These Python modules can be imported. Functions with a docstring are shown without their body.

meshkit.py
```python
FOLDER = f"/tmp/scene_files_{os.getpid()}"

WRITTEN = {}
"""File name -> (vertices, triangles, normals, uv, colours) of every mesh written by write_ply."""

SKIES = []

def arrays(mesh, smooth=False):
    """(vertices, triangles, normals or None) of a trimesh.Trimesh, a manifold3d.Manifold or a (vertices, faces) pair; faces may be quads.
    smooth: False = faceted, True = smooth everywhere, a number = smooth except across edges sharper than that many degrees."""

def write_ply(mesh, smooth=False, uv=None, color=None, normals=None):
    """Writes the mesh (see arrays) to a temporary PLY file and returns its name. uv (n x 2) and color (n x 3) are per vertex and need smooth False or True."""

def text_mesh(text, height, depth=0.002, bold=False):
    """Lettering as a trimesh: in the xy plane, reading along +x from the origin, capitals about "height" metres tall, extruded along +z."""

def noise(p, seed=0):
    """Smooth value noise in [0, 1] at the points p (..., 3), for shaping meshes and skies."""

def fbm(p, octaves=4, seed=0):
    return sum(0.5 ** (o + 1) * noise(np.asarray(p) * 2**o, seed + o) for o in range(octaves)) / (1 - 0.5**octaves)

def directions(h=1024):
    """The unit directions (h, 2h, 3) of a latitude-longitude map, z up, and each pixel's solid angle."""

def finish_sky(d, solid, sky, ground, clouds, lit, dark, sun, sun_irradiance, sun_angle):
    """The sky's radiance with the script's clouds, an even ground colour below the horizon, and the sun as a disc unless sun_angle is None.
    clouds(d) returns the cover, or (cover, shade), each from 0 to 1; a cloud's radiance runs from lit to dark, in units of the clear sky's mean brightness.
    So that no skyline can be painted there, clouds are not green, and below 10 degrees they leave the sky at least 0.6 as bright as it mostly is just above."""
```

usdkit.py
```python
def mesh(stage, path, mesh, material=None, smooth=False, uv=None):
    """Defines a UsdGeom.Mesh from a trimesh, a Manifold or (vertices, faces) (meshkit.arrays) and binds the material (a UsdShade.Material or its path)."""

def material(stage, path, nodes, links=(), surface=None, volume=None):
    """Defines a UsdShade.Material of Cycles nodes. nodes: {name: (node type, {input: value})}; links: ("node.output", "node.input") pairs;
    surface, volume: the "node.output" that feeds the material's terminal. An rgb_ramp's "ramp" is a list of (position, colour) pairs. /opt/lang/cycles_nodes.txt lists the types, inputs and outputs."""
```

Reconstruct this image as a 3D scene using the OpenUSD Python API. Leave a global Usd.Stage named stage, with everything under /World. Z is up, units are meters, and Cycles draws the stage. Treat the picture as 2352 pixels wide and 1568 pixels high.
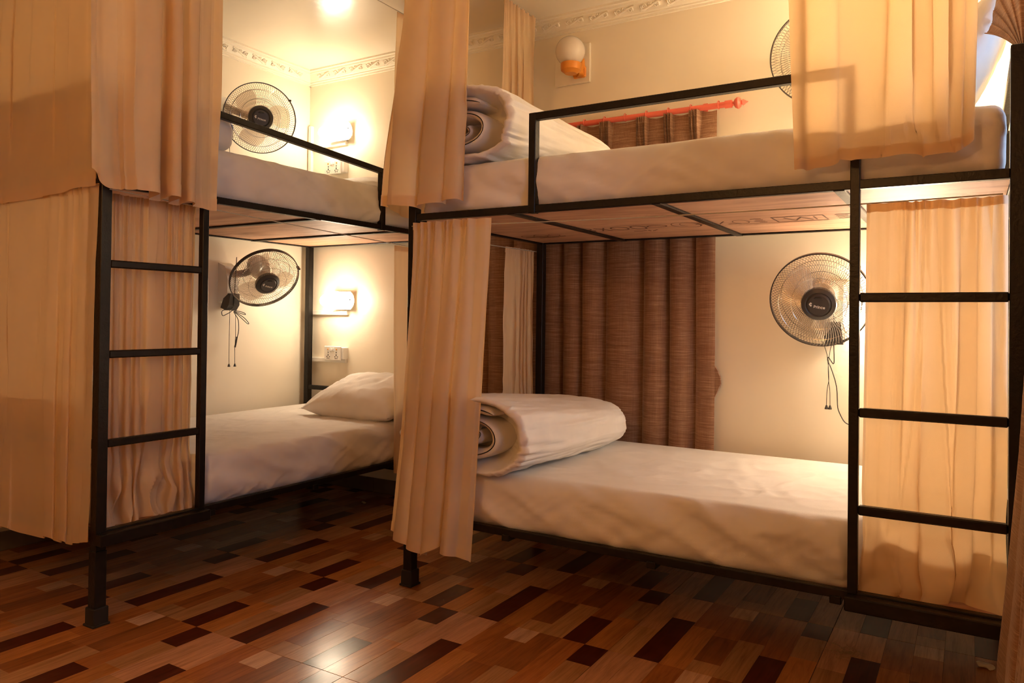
import math
import numpy as np
import trimesh
import meshkit
import usdkit
from pxr import Usd, UsdGeom, UsdLux, UsdShade, Gf, Sdf, Vt

# ------------------------------------------------------------------ stage, camera, light, exposure
stage = Usd.Stage.CreateInMemory()
UsdGeom.SetStageUpAxis(stage, UsdGeom.Tokens.z)
UsdGeom.SetStageMetersPerUnit(stage, 1.0)
stage.DefinePrim('/World', 'Xform')
stage.DefinePrim('/World/Looks', 'Scope')

EXPOSURE = 1.75
LAMP_A, LAMP_B, LAMP_BU, LAMP_FILL = 13.5, 31.0, 50.0, 27.0              # radiance of the lit glass jars; the last is the added fill globe
LAMP_COLOR = (1.0, 0.80, 0.57)
cam = UsdGeom.Camera.Define(stage, '/World/camera')
YAW, PITCH, ROLL = np.radians([30.398, 0.5857, 0.687])
_f = np.array([-np.sin(YAW) * np.cos(PITCH), np.cos(YAW) * np.cos(PITCH), np.sin(PITCH)])
_r = np.array([np.cos(YAW), np.sin(YAW), 0.0])
_u = np.cross(_r, _f)
_r, _u = np.cos(ROLL) * _r + np.sin(ROLL) * _u, -np.sin(ROLL) * _r + np.cos(ROLL) * _u
CAM = np.array([1.9101, -2.2816, 1.0477])
cam.AddTransformOp().Set(Gf.Matrix4d(*_r, 0, *_u, 0, *(-_f), 0, *CAM, 1))
cam.CreateHorizontalApertureAttr(36.0)
cam.CreateFocalLengthAttr(1714.7 / 2352 * 36)
cam.CreateHorizontalApertureOffsetAttr(-47.14 / 2352 * 36)
cam.CreateVerticalApertureOffsetAttr(-69.54 / 2352 * 36)
cam.CreateExposureAttr(EXPOSURE)
cam.CreateClippingRangeAttr(Gf.Vec2f(0.05, 100))
sky = UsdLux.DomeLight.Define(stage, '/World/sky_light')          # daylight outside the window
sky.CreateColorAttr(Gf.Vec3f(0.55, 0.72, 1.0))
sky.CreateIntensityAttr(0.40)

# ------------------------------------------------------------------ helpers
_used = {}


def numbered(parent, name):
    k = (parent, name)
    n = _used.get(k, 0)
    _used[k] = n + 1
    return f'{parent}/{name}' if n == 0 else f'{parent}/{name}_{n:03d}'


def data(prim, **kw):
    for k, v in kw.items():
        if v:
            prim.SetCustomDataByKey(k, v)


def thing(name, label, cat, loc=(0, 0, 0), group=None):
    path = numbered('/World', name)
    x = UsdGeom.Xform.Define(stage, path)
    x.AddTranslateOp().Set(Gf.Vec3d(*map(float, loc)))
    data(x.GetPrim(), label=label, category=cat, group=group)
    _loc[path] = np.array(loc, float)
    return path


_loc = {}


def origin(path):
    o = np.zeros(3)
    for k, v in _loc.items():
        if path == k or path.startswith(k + '/'):
            o = o + v
    return o


def part(parent, name, mesh, mat, smooth=False, label=None, kind=None, uv=None):
    """Meshes are given in world coordinates and are stored relative to their thing's base."""
    path = numbered(parent, name)
    if isinstance(mesh, tuple):
        mesh = (np.asarray(mesh[0], float) - origin(parent), mesh[1])
    else:
        mesh = mesh.copy()
        mesh.apply_translation(-origin(parent))
    m = usdkit.mesh(stage, path, mesh, '/World/Looks/' + mat, smooth=smooth, uv=uv)
    data(m.GetPrim(), label=label, kind=kind)
    return path


def single(name, label, cat, mesh, mat, smooth=False, group=None, kind=None):
    p = part('/World', name, mesh, mat, smooth)
    data(stage.GetPrimAtPath(p), label=label, category=cat, group=group, kind=kind)
    return p


def struct(name, mesh, mat, smooth=False, parent='/World'):
    p = part(parent, name, mesh, mat, smooth)
    if parent == '/World':
        data(stage.GetPrimAtPath(p), kind='structure')
    return p


def cat(*ms):
    return trimesh.util.concatenate([trimesh.Trimesh(*m, process=False) if isinstance(m, tuple) else m for m in ms])


def box(x0, x1, y0, y1, z0, z1, c=0.0):
    if c <= 0:
        return trimesh.creation.box(bounds=[[x0, y0, z0], [x1, y1, z1]])
    p = []
    for a in range(3):
        for sx in (0, 1):
            for sy in (0, 1):
                for sz in (0, 1):
                    q = [x1 - c if sx else x0 + c, y1 - c if sy else y0 + c, z1 - c if sz else z0 + c]
                    q[a] = ((x0, x1), (y0, y1), (z0, z1))[a][(sx, sy, sz)[a]]
                    p.append(q)
    return trimesh.convex.convex_hull(np.array(p))


def beam(p0, p1, w, h, c=0.002, up=(0, 0, 1)):
    p0, p1 = np.array(p0, float), np.array(p1, float)
    L = np.linalg.norm(p1 - p0)
    m = box(-w / 2, w / 2, 0, L, -h / 2, h / 2, c)
    y = (p1 - p0) / L
    x = np.cross(y, up)
    x /= np.linalg.norm(x)
    T = np.eye(4)
    T[:3, 0], T[:3, 1], T[:3, 2], T[:3, 3] = x, y, np.cross(x, y), p0
    m.apply_transform(T)
    return m


def tube(points, r, sides=6, closed=False):
    p = np.asarray(points, float)
    n = len(p)
    t = np.roll(p, -1, 0) - np.roll(p, 1, 0) if closed else np.gradient(p, axis=0)
    t /= np.linalg.norm(t, axis=1, keepdims=True) + 1e-12
    ref = np.array([0.31, 0.17, 0.93]) if abs(t[:, 2]).mean() < 0.8 else np.array([0.9, 0.4, 0.1])
    a = np.cross(t, ref)
    a /= np.linalg.norm(a, axis=1, keepdims=True) + 1e-12
    b = np.cross(t, a)
    ang = np.arange(sides) * 2 * np.pi / sides
    rr = np.broadcast_to(r, (n,))[:, None, None]
    v = (p[:, None] + rr * (np.cos(ang)[None, :, None] * a[:, None] + np.sin(ang)[None, :, None] * b[:, None])).reshape(-1, 3)
    m = n if closed else n - 1
    i, j = np.meshgrid(np.arange(m), np.arange(sides), indexing='ij')
    i2, j2 = (i + 1) % n, (j + 1) % sides
    q = np.stack([i * sides + j, i2 * sides + j, i2 * sides + j2, i * sides + j2], -1).reshape(-1, 4)
    f = np.vstack([q[:, [0, 1, 2]], q[:, [0, 2, 3]]])
    if not closed:
        c0 = [[0, k + 1, k] for k in range(1, sides - 1)]
        o = (n - 1) * sides
        c1 = [[o, o + k, o + k + 1] for k in range(1, sides - 1)]
        f = np.vstack([f, c0, c1])
    return trimesh.Trimesh(v, f, process=False)


def lathe(profile, origin_, axis, sides=32):
    """profile: (radius, height) pairs along axis from origin_."""
    pr = np.asarray(profile, float)
    ax = np.asarray(axis, float)
    ax = ax / np.linalg.norm(ax)
    a = np.cross(ax, [0.123, 0.456, 0.881] if abs(ax[2]) < 0.7 else [1.0, 0.1, 0.0])
    a /= np.linalg.norm(a)
    b = np.cross(ax, a)
    ang = np.arange(sides) * 2 * np.pi / sides
    v = (np.asarray(origin_, float) + pr[:, 1][:, None, None] * ax + pr[:, 0][:, None, None] * (np.cos(ang)[None, :, None] * a + np.sin(ang)[None, :, None] * b)).reshape(-1, 3)
    i, j = np.meshgrid(np.arange(len(pr) - 1), np.arange(sides), indexing='ij')
    j2 = (j + 1) % sides
    q = np.stack([i * sides + j, i * sides + j2, (i + 1) * sides + j2, (i + 1) * sides + j], -1).reshape(-1, 4)
    return trimesh.Trimesh(v, np.vstack([q[:, [0, 1, 2]], q[:, [0, 2, 3]]]), process=False)


def grid_faces(nu, nv):
    i, j = np.meshgrid(np.arange(nu - 1), np.arange(nv - 1), indexing='ij')
    a = i * nv + j
    q = np.stack([a, a + nv, a + nv + 1, a + 1], -1).reshape(-1, 4)
    return np.vstack([q[:, [0, 1, 2]], q[:, [0, 2, 3]]])


def N(p, seed=0):
    return meshkit.noise(p, seed)


def fbm(p, o=3, seed=0):
    return meshkit.fbm(p, o, seed)


def n1(x, seed=0, y=0.0):
    x = np.asarray(x, float)
    return meshkit.noise(np.stack([x, np.zeros_like(x) + y, np.zeros_like(x) + 0.37], -1), seed)


def n2(x, y, seed=0):
    x, y = np.broadcast_arrays(np.asarray(x, float), np.asarray(y, float))
    return meshkit.noise(np.stack([x, y, np.zeros_like(x) + 0.61], -1), seed)


def cell_box(x0, x1, y0, y1, z0, z1, step, r):
    """A finely divided box with rounded edges of radius r; returns vertices, faces, and outward normals of the rounding."""
    sx, sy, sz = x1 - x0, y1 - y0, z1 - z0
    nx, ny, nz = (max(2, int(s / step)) for s in (sx, sy, sz))
    vs, fs, o = [], [], 0
    for ax, (na, nb) in enumerate(((ny, nz), (nx, nz), (nx, ny))):
        for side in (0, 1):
            a, b = np.meshgrid(np.linspace(0, 1, na + 1), np.linspace(0, 1, nb + 1), indexing='ij')
            c = np.full_like(a, float(side))
            p = {0: (c, a, b), 1: (a, c, b), 2: (a, b, c)}[ax]
            vs.append(np.stack(p, -1).reshape(-1, 3))
            f = grid_faces(na + 1, nb + 1)
            flip = (side == 0) ^ (ax == 1)
            fs.append((f[:, ::-1] if flip else f) + o)
            o += (na + 1) * (nb + 1)
    m = trimesh.Trimesh(np.vstack(vs), np.vstack(fs), process=False)
    m.merge_vertices(digits_vertex=6)
    lo, hi = np.array([x0, y0, z0]), np.array([x1, y1, z1])
    v = lo + m.vertices * (hi - lo)
    r = np.broadcast_to(np.asarray(r, float), (3,))
    inner = np.clip(v, lo + r, hi - r)
    d = (v - inner) / r
    n = np.linalg.norm(d, axis=1, keepdims=True)
    nrm = d / np.maximum(n, 1e-9)
    return inner + nrm * r, np.array(m.faces), nrm


# ------------------------------------------------------------------ materials
def mat(name, nodes, links, surface='p.BSDF', volume=None):
    return usdkit.material(stage, '/World/Looks/' + name, nodes, links, surface=surface, volume=volume)


def simple(name, col, rough=0.5, spec=0.5, metal=0.0, bump=None, var=None, **kw):
    nodes = {'p': ('principled_bsdf', dict(base_color=col, roughness=rough, specular_ior_level=spec, metallic=metal, **kw))}
    links = []
    if bump or var:
        nodes['g'] = ('geometry', {})
    if var:                                    # var = (scale, amount)
        a = var[1]
        nodes['vn'] = ('noise_texture', dict(scale=var[0], detail=4.0))
        nodes['vr'] = ('rgb_ramp', {'ramp': [(0.25, tuple(c * (1 - a) for c in col)), (0.75, tuple(min(1, c * (1 + a)) for c in col))]})
        links += [('g.position', 'vn.vector'), ('vn.fac', 'vr.fac'), ('vr.color', 'p.base_color')]
    if bump:                                   # bump = (scale, distance)
        nodes['bn'] = ('noise_texture', dict(scale=bump[0], detail=4.0))
        nodes['b'] = ('bump', dict(distance=bump[1], strength=1.0))
        links += [('g.position', 'bn.vector'), ('bn.fac', 'b.height'), ('b.normal', 'p.normal')]
    return mat(name, nodes, links)


WALL = (0.86, 0.775, 0.62)
simple('wall_paint', WALL, rough=0.45, spec=0.35, bump=(22, 0.0010), var=(1.3, 0.02))
simple('ceiling_paint', (0.84, 0.76, 0.62), rough=0.22, spec=0.5, bump=(5, 0.002))
simple('cornice_plaster', (0.84, 0.77, 0.63), rough=0.5)
simple('baseboard_tile', (0.16, 0.14, 0.12), rough=0.25, var=(8, 0.25))
simple('black_metal', (0.008, 0.0055, 0.004), rough=0.38, spec=0.32, bump=(90, 0.0012), var=(40, 0.5))
simple('black_rubber', (0.010, 0.008, 0.007), rough=0.6)
simple('dark_plastic', (0.055, 0.050, 0.047), rough=0.38)
simple('dark_plastic_gloss', (0.02, 0.018, 0.017), rough=0.25)
simple('white_plastic', (0.80, 0.77, 0.70), rough=0.35)
simple('beige_plastic', (0.62, 0.52, 0.42), rough=0.4)
simple('fan_wire', (0.10, 0.085, 0.07), rough=0.25, spec=0.8, metal=0.5)
simple('chrome_wire', (0.66, 0.62, 0.56), rough=0.22, metal=0.9)
simple('letter_white', (0.8, 0.78, 0.74), rough=0.4)
simple('orange_plastic', (0.80, 0.30, 0.04), rough=0.3)
simple('pink_paint', (0.80, 0.16, 0.10), rough=0.35)
simple('stamp_ink', (0.16, 0.075, 0.04), rough=0.8)
simple('cord', (0.05, 0.042, 0.036), rough=0.5)
simple('string', (0.52, 0.46, 0.38), rough=0.6)
simple('paper_scrap', (0.6, 0.5, 0.36), rough=0.8)
simple('hair_tuft', (0.35, 0.22, 0.10), rough=0.7)
simple('window_frame_paint', (0.5, 0.45, 0.38), rough=0.4)
mat('lamp_glass', {'p': ('emission', dict(color=LAMP_COLOR, strength=LAMP_A))}, [], 'p.emission')
mat('lamp_glass_b', {'p': ('emission', dict(color=(1.0, 0.80, 0.57), strength=LAMP_B))}, [], 'p.emission')
mat('lamp_fill', {'p': ('emission', dict(color=(1.0, 0.47, 0.15), strength=LAMP_FILL))}, [], 'p.emission')  # orange glow of the added fill globe
mat('lamp_glass_c', {'p': ('emission', dict(color=(1.0, 0.78, 0.52), strength=LAMP_BU))}, [], 'p.emission')
simple('opal_glass', (0.74, 0.66, 0.56), rough=0.12, spec=0.6)
mat('window_pane', {'f': ('fresnel', dict(IOR=1.45)), 't': ('transparent_bsdf', dict(color=(0.95, 0.97, 1.0))), 'g': ('glossy_bsdf', dict(roughness=0.02)), 'm': ('mix_closure', {})},
    [('f.fac', 'm.fac'), ('t.BSDF', 'm.closure1'), ('g.BSDF', 'm.closure2')], 'm.closure')
mat('clear_blade', {'t': ('transparent_bsdf', dict(color=(0.93, 0.88, 0.80))), 'g': ('principled_bsdf', dict(base_color=(0.62, 0.55, 0.48), roughness=0.12, specular_ior_level=0.8)), 'm': ('mix_closure', dict(fac=0.42))},
    [('t.BSDF', 'm.closure1'), ('g.BSDF', 'm.closure2')], 'm.closure')


def cloth(name, col, trans, amount, weave=1100.0, dist=0.0006, rough=0.75, sheen=0.15):
    nodes = {'g': ('geometry', {}),
             'n': ('noise_texture', dict(scale=weave, detail=2.0)),
             'c': ('noise_texture', dict(scale=9.0, detail=3.0)),
             'r': ('rgb_ramp', {'ramp': [(0.3, tuple(c * 0.95 for c in col)), (0.7, tuple(min(1, c * 1.03) for c in col))]}),
             'b': ('bump', dict(distance=dist, strength=0.6)),
             'p': ('principled_bsdf', dict(roughness=rough, specular_ior_level=0.4, sheen_weight=sheen, sheen_roughness=0.4, sheen_tint=(1.0, 0.95, 0.88))),
             't': ('translucent_bsdf', dict(color=trans)),
             'm': ('mix_closure', dict(fac=amount))}
    links = [('g.position', 'n.vector'), ('n.fac', 'b.height'), ('b.normal', 'p.normal'), ('g.position', 'c.vector'), ('c.fac', 'r.fac'),
             ('r.color', 'p.base_color'), ('p.BSDF', 'm.closure1'), ('t.BSDF', 'm.closure2')]
    return mat(name, nodes, links, 'm.closure')


cloth('cream_cloth', (0.86, 0.69, 0.46), (0.92, 0.65, 0.36), 0.44, rough=0.42)
cloth('white_sheet', (0.84, 0.80, 0.75), (0.8, 0.75, 0.68), 0.06, rough=0.7)
cloth('white_cover', (0.86, 0.82, 0.77), (0.8, 0.75, 0.68), 0.06, rough=0.65)

# slubbed brown curtain: short horizontal threads of lighter yarn
mat('brown_cloth', {
    'g': ('geometry', {}),
    'mp': ('mapping', dict(scale=(9.0, 9.0, 260.0))), 'n': ('noise_texture', dict(scale=1.0, detail=5.0, roughness=0.75)),
    'mp2': ('mapping', dict(scale=(330.0, 330.0, 7.0))), 'n2': ('noise_texture', dict(scale=1.0, detail=3.0, roughness=0.7)),
    'mx': ('mix_float', dict(fac=0.22)),
    'r': ('rgb_ramp', {'ramp': [(0.30, (0.16, 0.075, 0.040)), (0.50, (0.33, 0.175, 0.098)), (0.66, (0.56, 0.36, 0.225))]}),
    'b': ('bump', dict(distance=0.0015, strength=0.8)),
    'p': ('principled_bsdf', dict(roughness=0.75, specular_ior_level=0.25, sheen_weight=0.25)),
    't': ('translucent_bsdf', dict(color=(0.36, 0.15, 0.06))), 'm': ('mix_closure', dict(fac=0.14))},
    [('g.position', 'mp.vector'), ('mp.vector', 'n.vector'), ('g.position', 'mp2.vector'), ('mp2.vector', 'n2.vector'), ('n.fac', 'mx.a'), ('n2.fac', 'mx.b'), ('mx.result', 'r.fac'),
     ('r.color', 'p.base_color'), ('mx.result', 'b.height'), ('b.normal', 'p.normal'), ('p.BSDF', 'm.closure1'), ('t.BSDF', 'm.closure2')], 'm.closure')


def wood(name, ramp, scale, rough, bumpd=0.0006, axis_scale=None):
    return mat(name, {
        'g': ('geometry', {}), 'mp': ('mapping', dict(scale=scale)), 'n': ('noise_texture', dict(scale=1.0, detail=6.0, roughness=0.62, distortion=0.6)),
        'r': ('rgb_ramp', {'ramp': ramp}), 'b': ('bump', dict(distance=bumpd, strength=0.5)),
        'p': ('principled_bsdf', dict(roughness=rough, specular_ior_level=0.4))},
        [('g.position', 'mp.vector'), ('mp.vector', 'n.vector'), ('n.fac', 'r.fac'), ('r.color', 'p.base_color'), ('n.fac', 'b.height'), ('b.normal', 'p.normal')])


wood('plywood', [(0.25, (0.36, 0.17, 0.095)), (0.55, (0.60, 0.34, 0.21)), (0.8, (0.66, 0.40, 0.26))], (3.0, 14.0, 14.0), 0.55)

TONES = {'tan': (0.42, 0.215, 0.092), 'pink': (0.52, 0.27, 0.145), 'amber': (0.45, 0.18, 0.048), 'brown': (0.26, 0.090, 0.024), 'dark': (0.080, 0.017, 0.007), 'pale': (0.56, 0.34, 0.205), 'rust': (0.35, 0.125, 0.034)}
# floor print: the plank's own tone (a primvar) with a grain along y; glossy glazed surface
mat('floor_print', {
    'a': ('attribute', dict(attribute='tone')), 'g': ('geometry', {}),
    'mp': ('mapping', dict(scale=(70.0, 4.5, 1.0))), 'n': ('noise_texture', dict(scale=1.0, detail=6.0, roughness=0.65, distortion=1.2)),
    'mp2': ('mapping', dict(scale=(22.0, 2.2, 1.0))), 'n2': ('noise_texture', dict(scale=1.0, detail=4.0, roughness=0.6, distortion=2.0)),
    'r': ('rgb_ramp', {'ramp': [(0.25, (0.62, 0.58, 0.54)), (0.5, (1.0, 1.0, 1.0)), (0.78, (1.28, 1.3, 1.34))]}),
    'r2': ('rgb_ramp', {'ramp': [(0.3, (0.68, 0.62, 0.58)), (0.52, (1.0, 1.0, 1.0)), (0.75, (1.12, 1.12, 1.1))]}),
    'm1': ('mix_color', dict(blend_type='multiply', fac=0.75, use_clamp_result=False)), 'm2': ('mix_color', dict(blend_type='multiply', fac=0.9, use_clamp_result=False)),
    'rn': ('noise_texture', dict(scale=3.0, detail=5.0)), 'rr': ('map_range', dict(from_min=0.3, from_max=0.7, to_min=0.17, to_max=0.27, clamp=True)),
    'p': ('principled_bsdf', dict(specular_ior_level=0.5))},
    [('g.position', 'mp.vector'), ('mp.vector', 'n.vector'), ('n.fac', 'r.fac'), ('g.position', 'mp2.vector'), ('mp2.vector', 'n2.vector'), ('n2.fac', 'r2.fac'),
     ('a.color', 'm1.a'), ('r.color', 'm1.b'), ('m1.result', 'm2.a'), ('r2.color', 'm2.b'), ('m2.result', 'p.base_color'),
     ('g.position', 'rn.vector'), ('rn.fac', 'rr.value'), ('rr.result', 'p.roughness')])
simple('floor_joint', (0.045, 0.022, 0.012), rough=0.5)

# ------------------------------------------------------------------ room shell
XL, XR, YB, YF, ZC = -1.76, 2.10, 1.116, -3.3, 2.60
T = 0.12
struct('wall_back', box(XL - T, XR + T, YB, YB + T, -0.05, ZC + T), 'wall_paint')
struct('wall_left', box(XL - T, XL, YF - T, YB, -0.05, ZC + T), 'wall_paint')
struct('wall_front', box(XL, XR, YF - T, YF, -0.05, ZC + T), 'wall_paint')
WY0, WY1, WZ0, WZ1 = -1.35, 0.42, 0.80, 2.15         # opening of the unseen right-wall window, placed to daylight the back bunk
struct('wall_right', cat(box(XR, XR + T, YF - T, WY0, -0.05, ZC + T), box(XR, XR + T, WY1, YB, -0.05, ZC + T),
                         box(XR, XR + T, WY0, WY1, -0.05, WZ0), box(XR, XR + T, WY0, WY1, WZ1, ZC + T)), 'wall_paint')
struct('ceiling', box(XL, XR, YF, YB, ZC, ZC + T), 'ceiling_paint')
w1 = numbered('/World', 'unseen_window_1')
data(UsdGeom.Xform.Define(stage, w1).GetPrim(), kind='structure')
fr = []
for y0, y1 in ((WY0, WY0 + .05), (WY1 - .05, WY1), ((WY0 + WY1) / 2 - .03, (WY0 + WY1) / 2 + .03)):
    fr.append(box(XR + .03, XR + .09, y0, y1, WZ0, WZ1, .004))
for z0, z1 in ((WZ0, WZ0 + .05), (WZ1 - .05, WZ1)):
    fr.append(box(XR + .031, XR + .089, WY0 + .05, WY1 - .05, z0, z1, .004))
struct('window_frame', cat(*fr), 'window_frame_paint', parent=w1)
for y0, y1 in ((WY0 + .05, (WY0 + WY1) / 2 - .03), ((WY0 + WY1) / 2 + .03, WY1 - .05)):
    struct('window_pane', box(XR + .057, XR + .063, y0, y1, WZ0 + .05, WZ1 - .05), 'window_pane', parent=w1)

# cornice: stepped and coved profile (distance from the wall, height), with raised scrolls along the sloping band
PROF = [(0.0, 2.520), (0.010, 2.520), (0.012, 2.530), (0.018, 2.533), (0.019, 2.540), (0.026, 2.543), (0.050, 2.578), (0.056, 2.579), (0.060, 2.588), (0.070, 2.591), (0.072, ZC), (0.0, ZC)]


def scroll_unit(seed):
    """One S-scroll with leaf ends, about 13 cm long, in (s, t) on the sloping band, as round mouldings."""
    parts_ = []
    th = np.linspace(0, 3.6 * np.pi, 34)
    r = 0.017 * (1 - th / (4.3 * np.pi))
    parts_.append((np.stack([0.036 + r * np.cos(th + 2.6), 0.0 + r * np.sin(th + 2.6)], -1), 0.0056 * (1 - 0.5 * th / th[-1])))
    parts_.append((np.stack([0.100 - 0.85 * r * np.cos(th + 2.6), 0.0 - 0.85 * r * np.sin(th + 2.6)], -1), 0.0053 * (1 - 0.5 * th / th[-1])))
    s = np.linspace(0, 1, 14)
    parts_.append((np.stack([0.018 + 0.105 * s, -0.015 * np.cos(np.pi * s) * (1 - 0.25 * np.sin(np.pi * s))], -1), 0.0046 + 0.002 * np.sin(np.pi * s)))
    for k in range(3):
        parts_.append((np.stack([0.058 + 0.010 * k + 0.010 * s, 0.004 + 0.013 * s - 0.002 * k], -1), 0.0048 * np.sin(np.pi * (0.1 + 0.85 * s)) + 0.0005))
    return parts_


def cornice(name, path_point, length, s0):
    """path_point(s, d, z) maps along-wall, from-wall and height to the world."""
    pr = np.array(PROF)
    v = np.array([path_point(s, d, z) for s in (0.0, length) for d, z in pr])
    n = len(pr)
    f = []
    for i in range(n - 1):
        f += [[i, i + 1, n + i + 1], [i, n + i + 1, n + i]]
    m = trimesh.Trimesh(v, f, process=False)
    p = numbered('/World', name)
    UsdGeom.Xform.Define(stage, p)
    data(stage.GetPrimAtPath(p), kind='structure')
    part(p, 'moulding', m, 'cornice_plaster')
    a, b = np.array([0.027, 2.5445]), np.array([0.0495, 2.577])
    mid, tdir = (a + b) / 2, (b - a) / np.linalg.norm(b - a)
    cnt = int(length / 0.136)
    for k in range(cnt):
        if s0 + k * 0.136 + 0.136 > length:
            break
        ms = []
        for st, rad in scroll_unit(k):
            pts = [path_point(s0 + k * 0.136 + s_, mid[0] + tdir[0] * t_, mid[1] + tdir[1] * t_) for s_, t_ in st]
            ms.append(tube(pts, rad, 5))
        part(p, 'scroll', cat(*ms), 'cornice_plaster', smooth=True)


cornice('trim_1', lambda s, d, z: (XL + s, YB - d, z), XR - XL, 0.09)
cornice('trim_2', lambda s, d, z: (XL + d, YB - s, z), 2.4, 0.09)


def baseboard(name, pieces):
    p = numbered('/World', name)
    UsdGeom.Xform.Define(stage, p)
    data(stage.GetPrimAtPath(p), kind='structure')
    for b in pieces:
        part(p, 'tile', box(*b, .002), 'baseboard_tile')


baseboard('baseboard_back', [(XL + 0.012 + .585 * k, min(XL + 0.012 + .585 * k + .582, XR), YB - .012, YB, 0.002, 0.085) for k in range(7)])
baseboard('baseboard_left', [(XL, XL + .012, YB - .585 * (k + 1) - .012, YB - .585 * k - .015, 0.002, 0.085) for k in range(6)])

# ------------------------------------------------------------------ floor: square tiles printed as parquet; every printed plank a piece
TS, TX0, TY0 = 0.585, 0.340, -0.100            # tile pitch and one tile corner
TYS = 0.572
CW = TS / 7
LAY = [[('tan', 0, .40), ('pink', .40, 1)], [('dark', 0, .63), ('pink', .63, 1)], [('amber', 0, .575), ('rust', .575, 1)],
       [('tan', 0, .14), ('brown', .14, .50), ('rust', .50, .83), ('pale', .83, 1)], [('tan', 0, .52), ('brown', .52, 1)],
       [('dark', 0, .38), ('rust', .38, 1)], [('amber', 0, .46), ('tan', .46, .77), ('dark', .77, 1)]]
fl = numbered('/World', 'floor')
UsdGeom.Xform.Define(stage, fl)
data(stage.GetPrimAtPath(fl), kind='structure')
part(fl, 'joint_bed', box(XL, XR, YF, YB, -0.05, -0.004), 'floor_joint')
rng = np.random.default_rng(4)
planks = []
for i in range(-5, 5):
    for j in range(-6, 4):
        x0, y0 = TX0 + TS * i, TY0 + TYS * j
        for c, col in enumerate(LAY):
            for tone, a, b in col:
                gx, gy = 0.0002, 0.0002
                X0, X1 = x0 + CW * c + gx + (0.0006 if c == 0 else 0), x0 + CW * (c + 1) - gx - (0.0006 if c == 6 else 0)
                Y0, Y1 = y0 + TYS * a + gy + (0.0006 if a == 0 else 0), y0 + TYS * b - gy - (0.0006 if b == 1 else 0)
                X0, X1, Y0, Y1 = max(X0, XL), min(X1, XR), max(Y0, YF), min(Y1, YB)
                if X1 - X0 < .004 or Y1 - Y0 < .004:
                    continue
                k = rng.uniform(0.88, 1.12)
                planks.append((X0, X1, Y0, Y1, tuple(t * k for t in TONES[tone])))


def plank_mesh(b):
    X0, X1, Y0, Y1, _ = b
    e = 0.0004
    v = [(X0, Y0, -.004), (X1, Y0, -.004), (X1, Y1, -.004), (X0, Y1, -.004), (X0, Y0, -e), (X1, Y0, -e), (X1, Y1, -e), (X0, Y1, -e),
         (X0 + e, Y0 + e, 0), (X1 - e, Y0 + e, 0), (X1 - e, Y1 - e, 0), (X0 + e, Y1 - e, 0)]
    f = []
    for o in (0, 4):
        for k in range(4):
            a, b_, c, d = o + k, o + (k + 1) % 4, o + 4 + (k + 1) % 4, o + 4 + k
            f += [(a, b_, c), (a, c, d)]
    f += [(8, 9, 10), (8, 10, 11)]
    return np.array(v, float), np.array(f)


def screen(p):
    v = np.asarray(p, float) - CAM
    z = v @ _f
    return 1223 + 1714.7 * (v @ _r) / z, 714.5 - 1714.7 * (v @ _u) / z, z


def shown(b):
    cx, cy = (b[0] + b[1]) / 2, (b[2] + b[3]) / 2
    px, py, z = screen((cx, cy, 0))
    if z < 0.3 or not (-60 < px < 2400 and py < 1610):
        return 0.0
    return (b[1] - b[0]) * (b[3] - b[2]) / z ** 3


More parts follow.
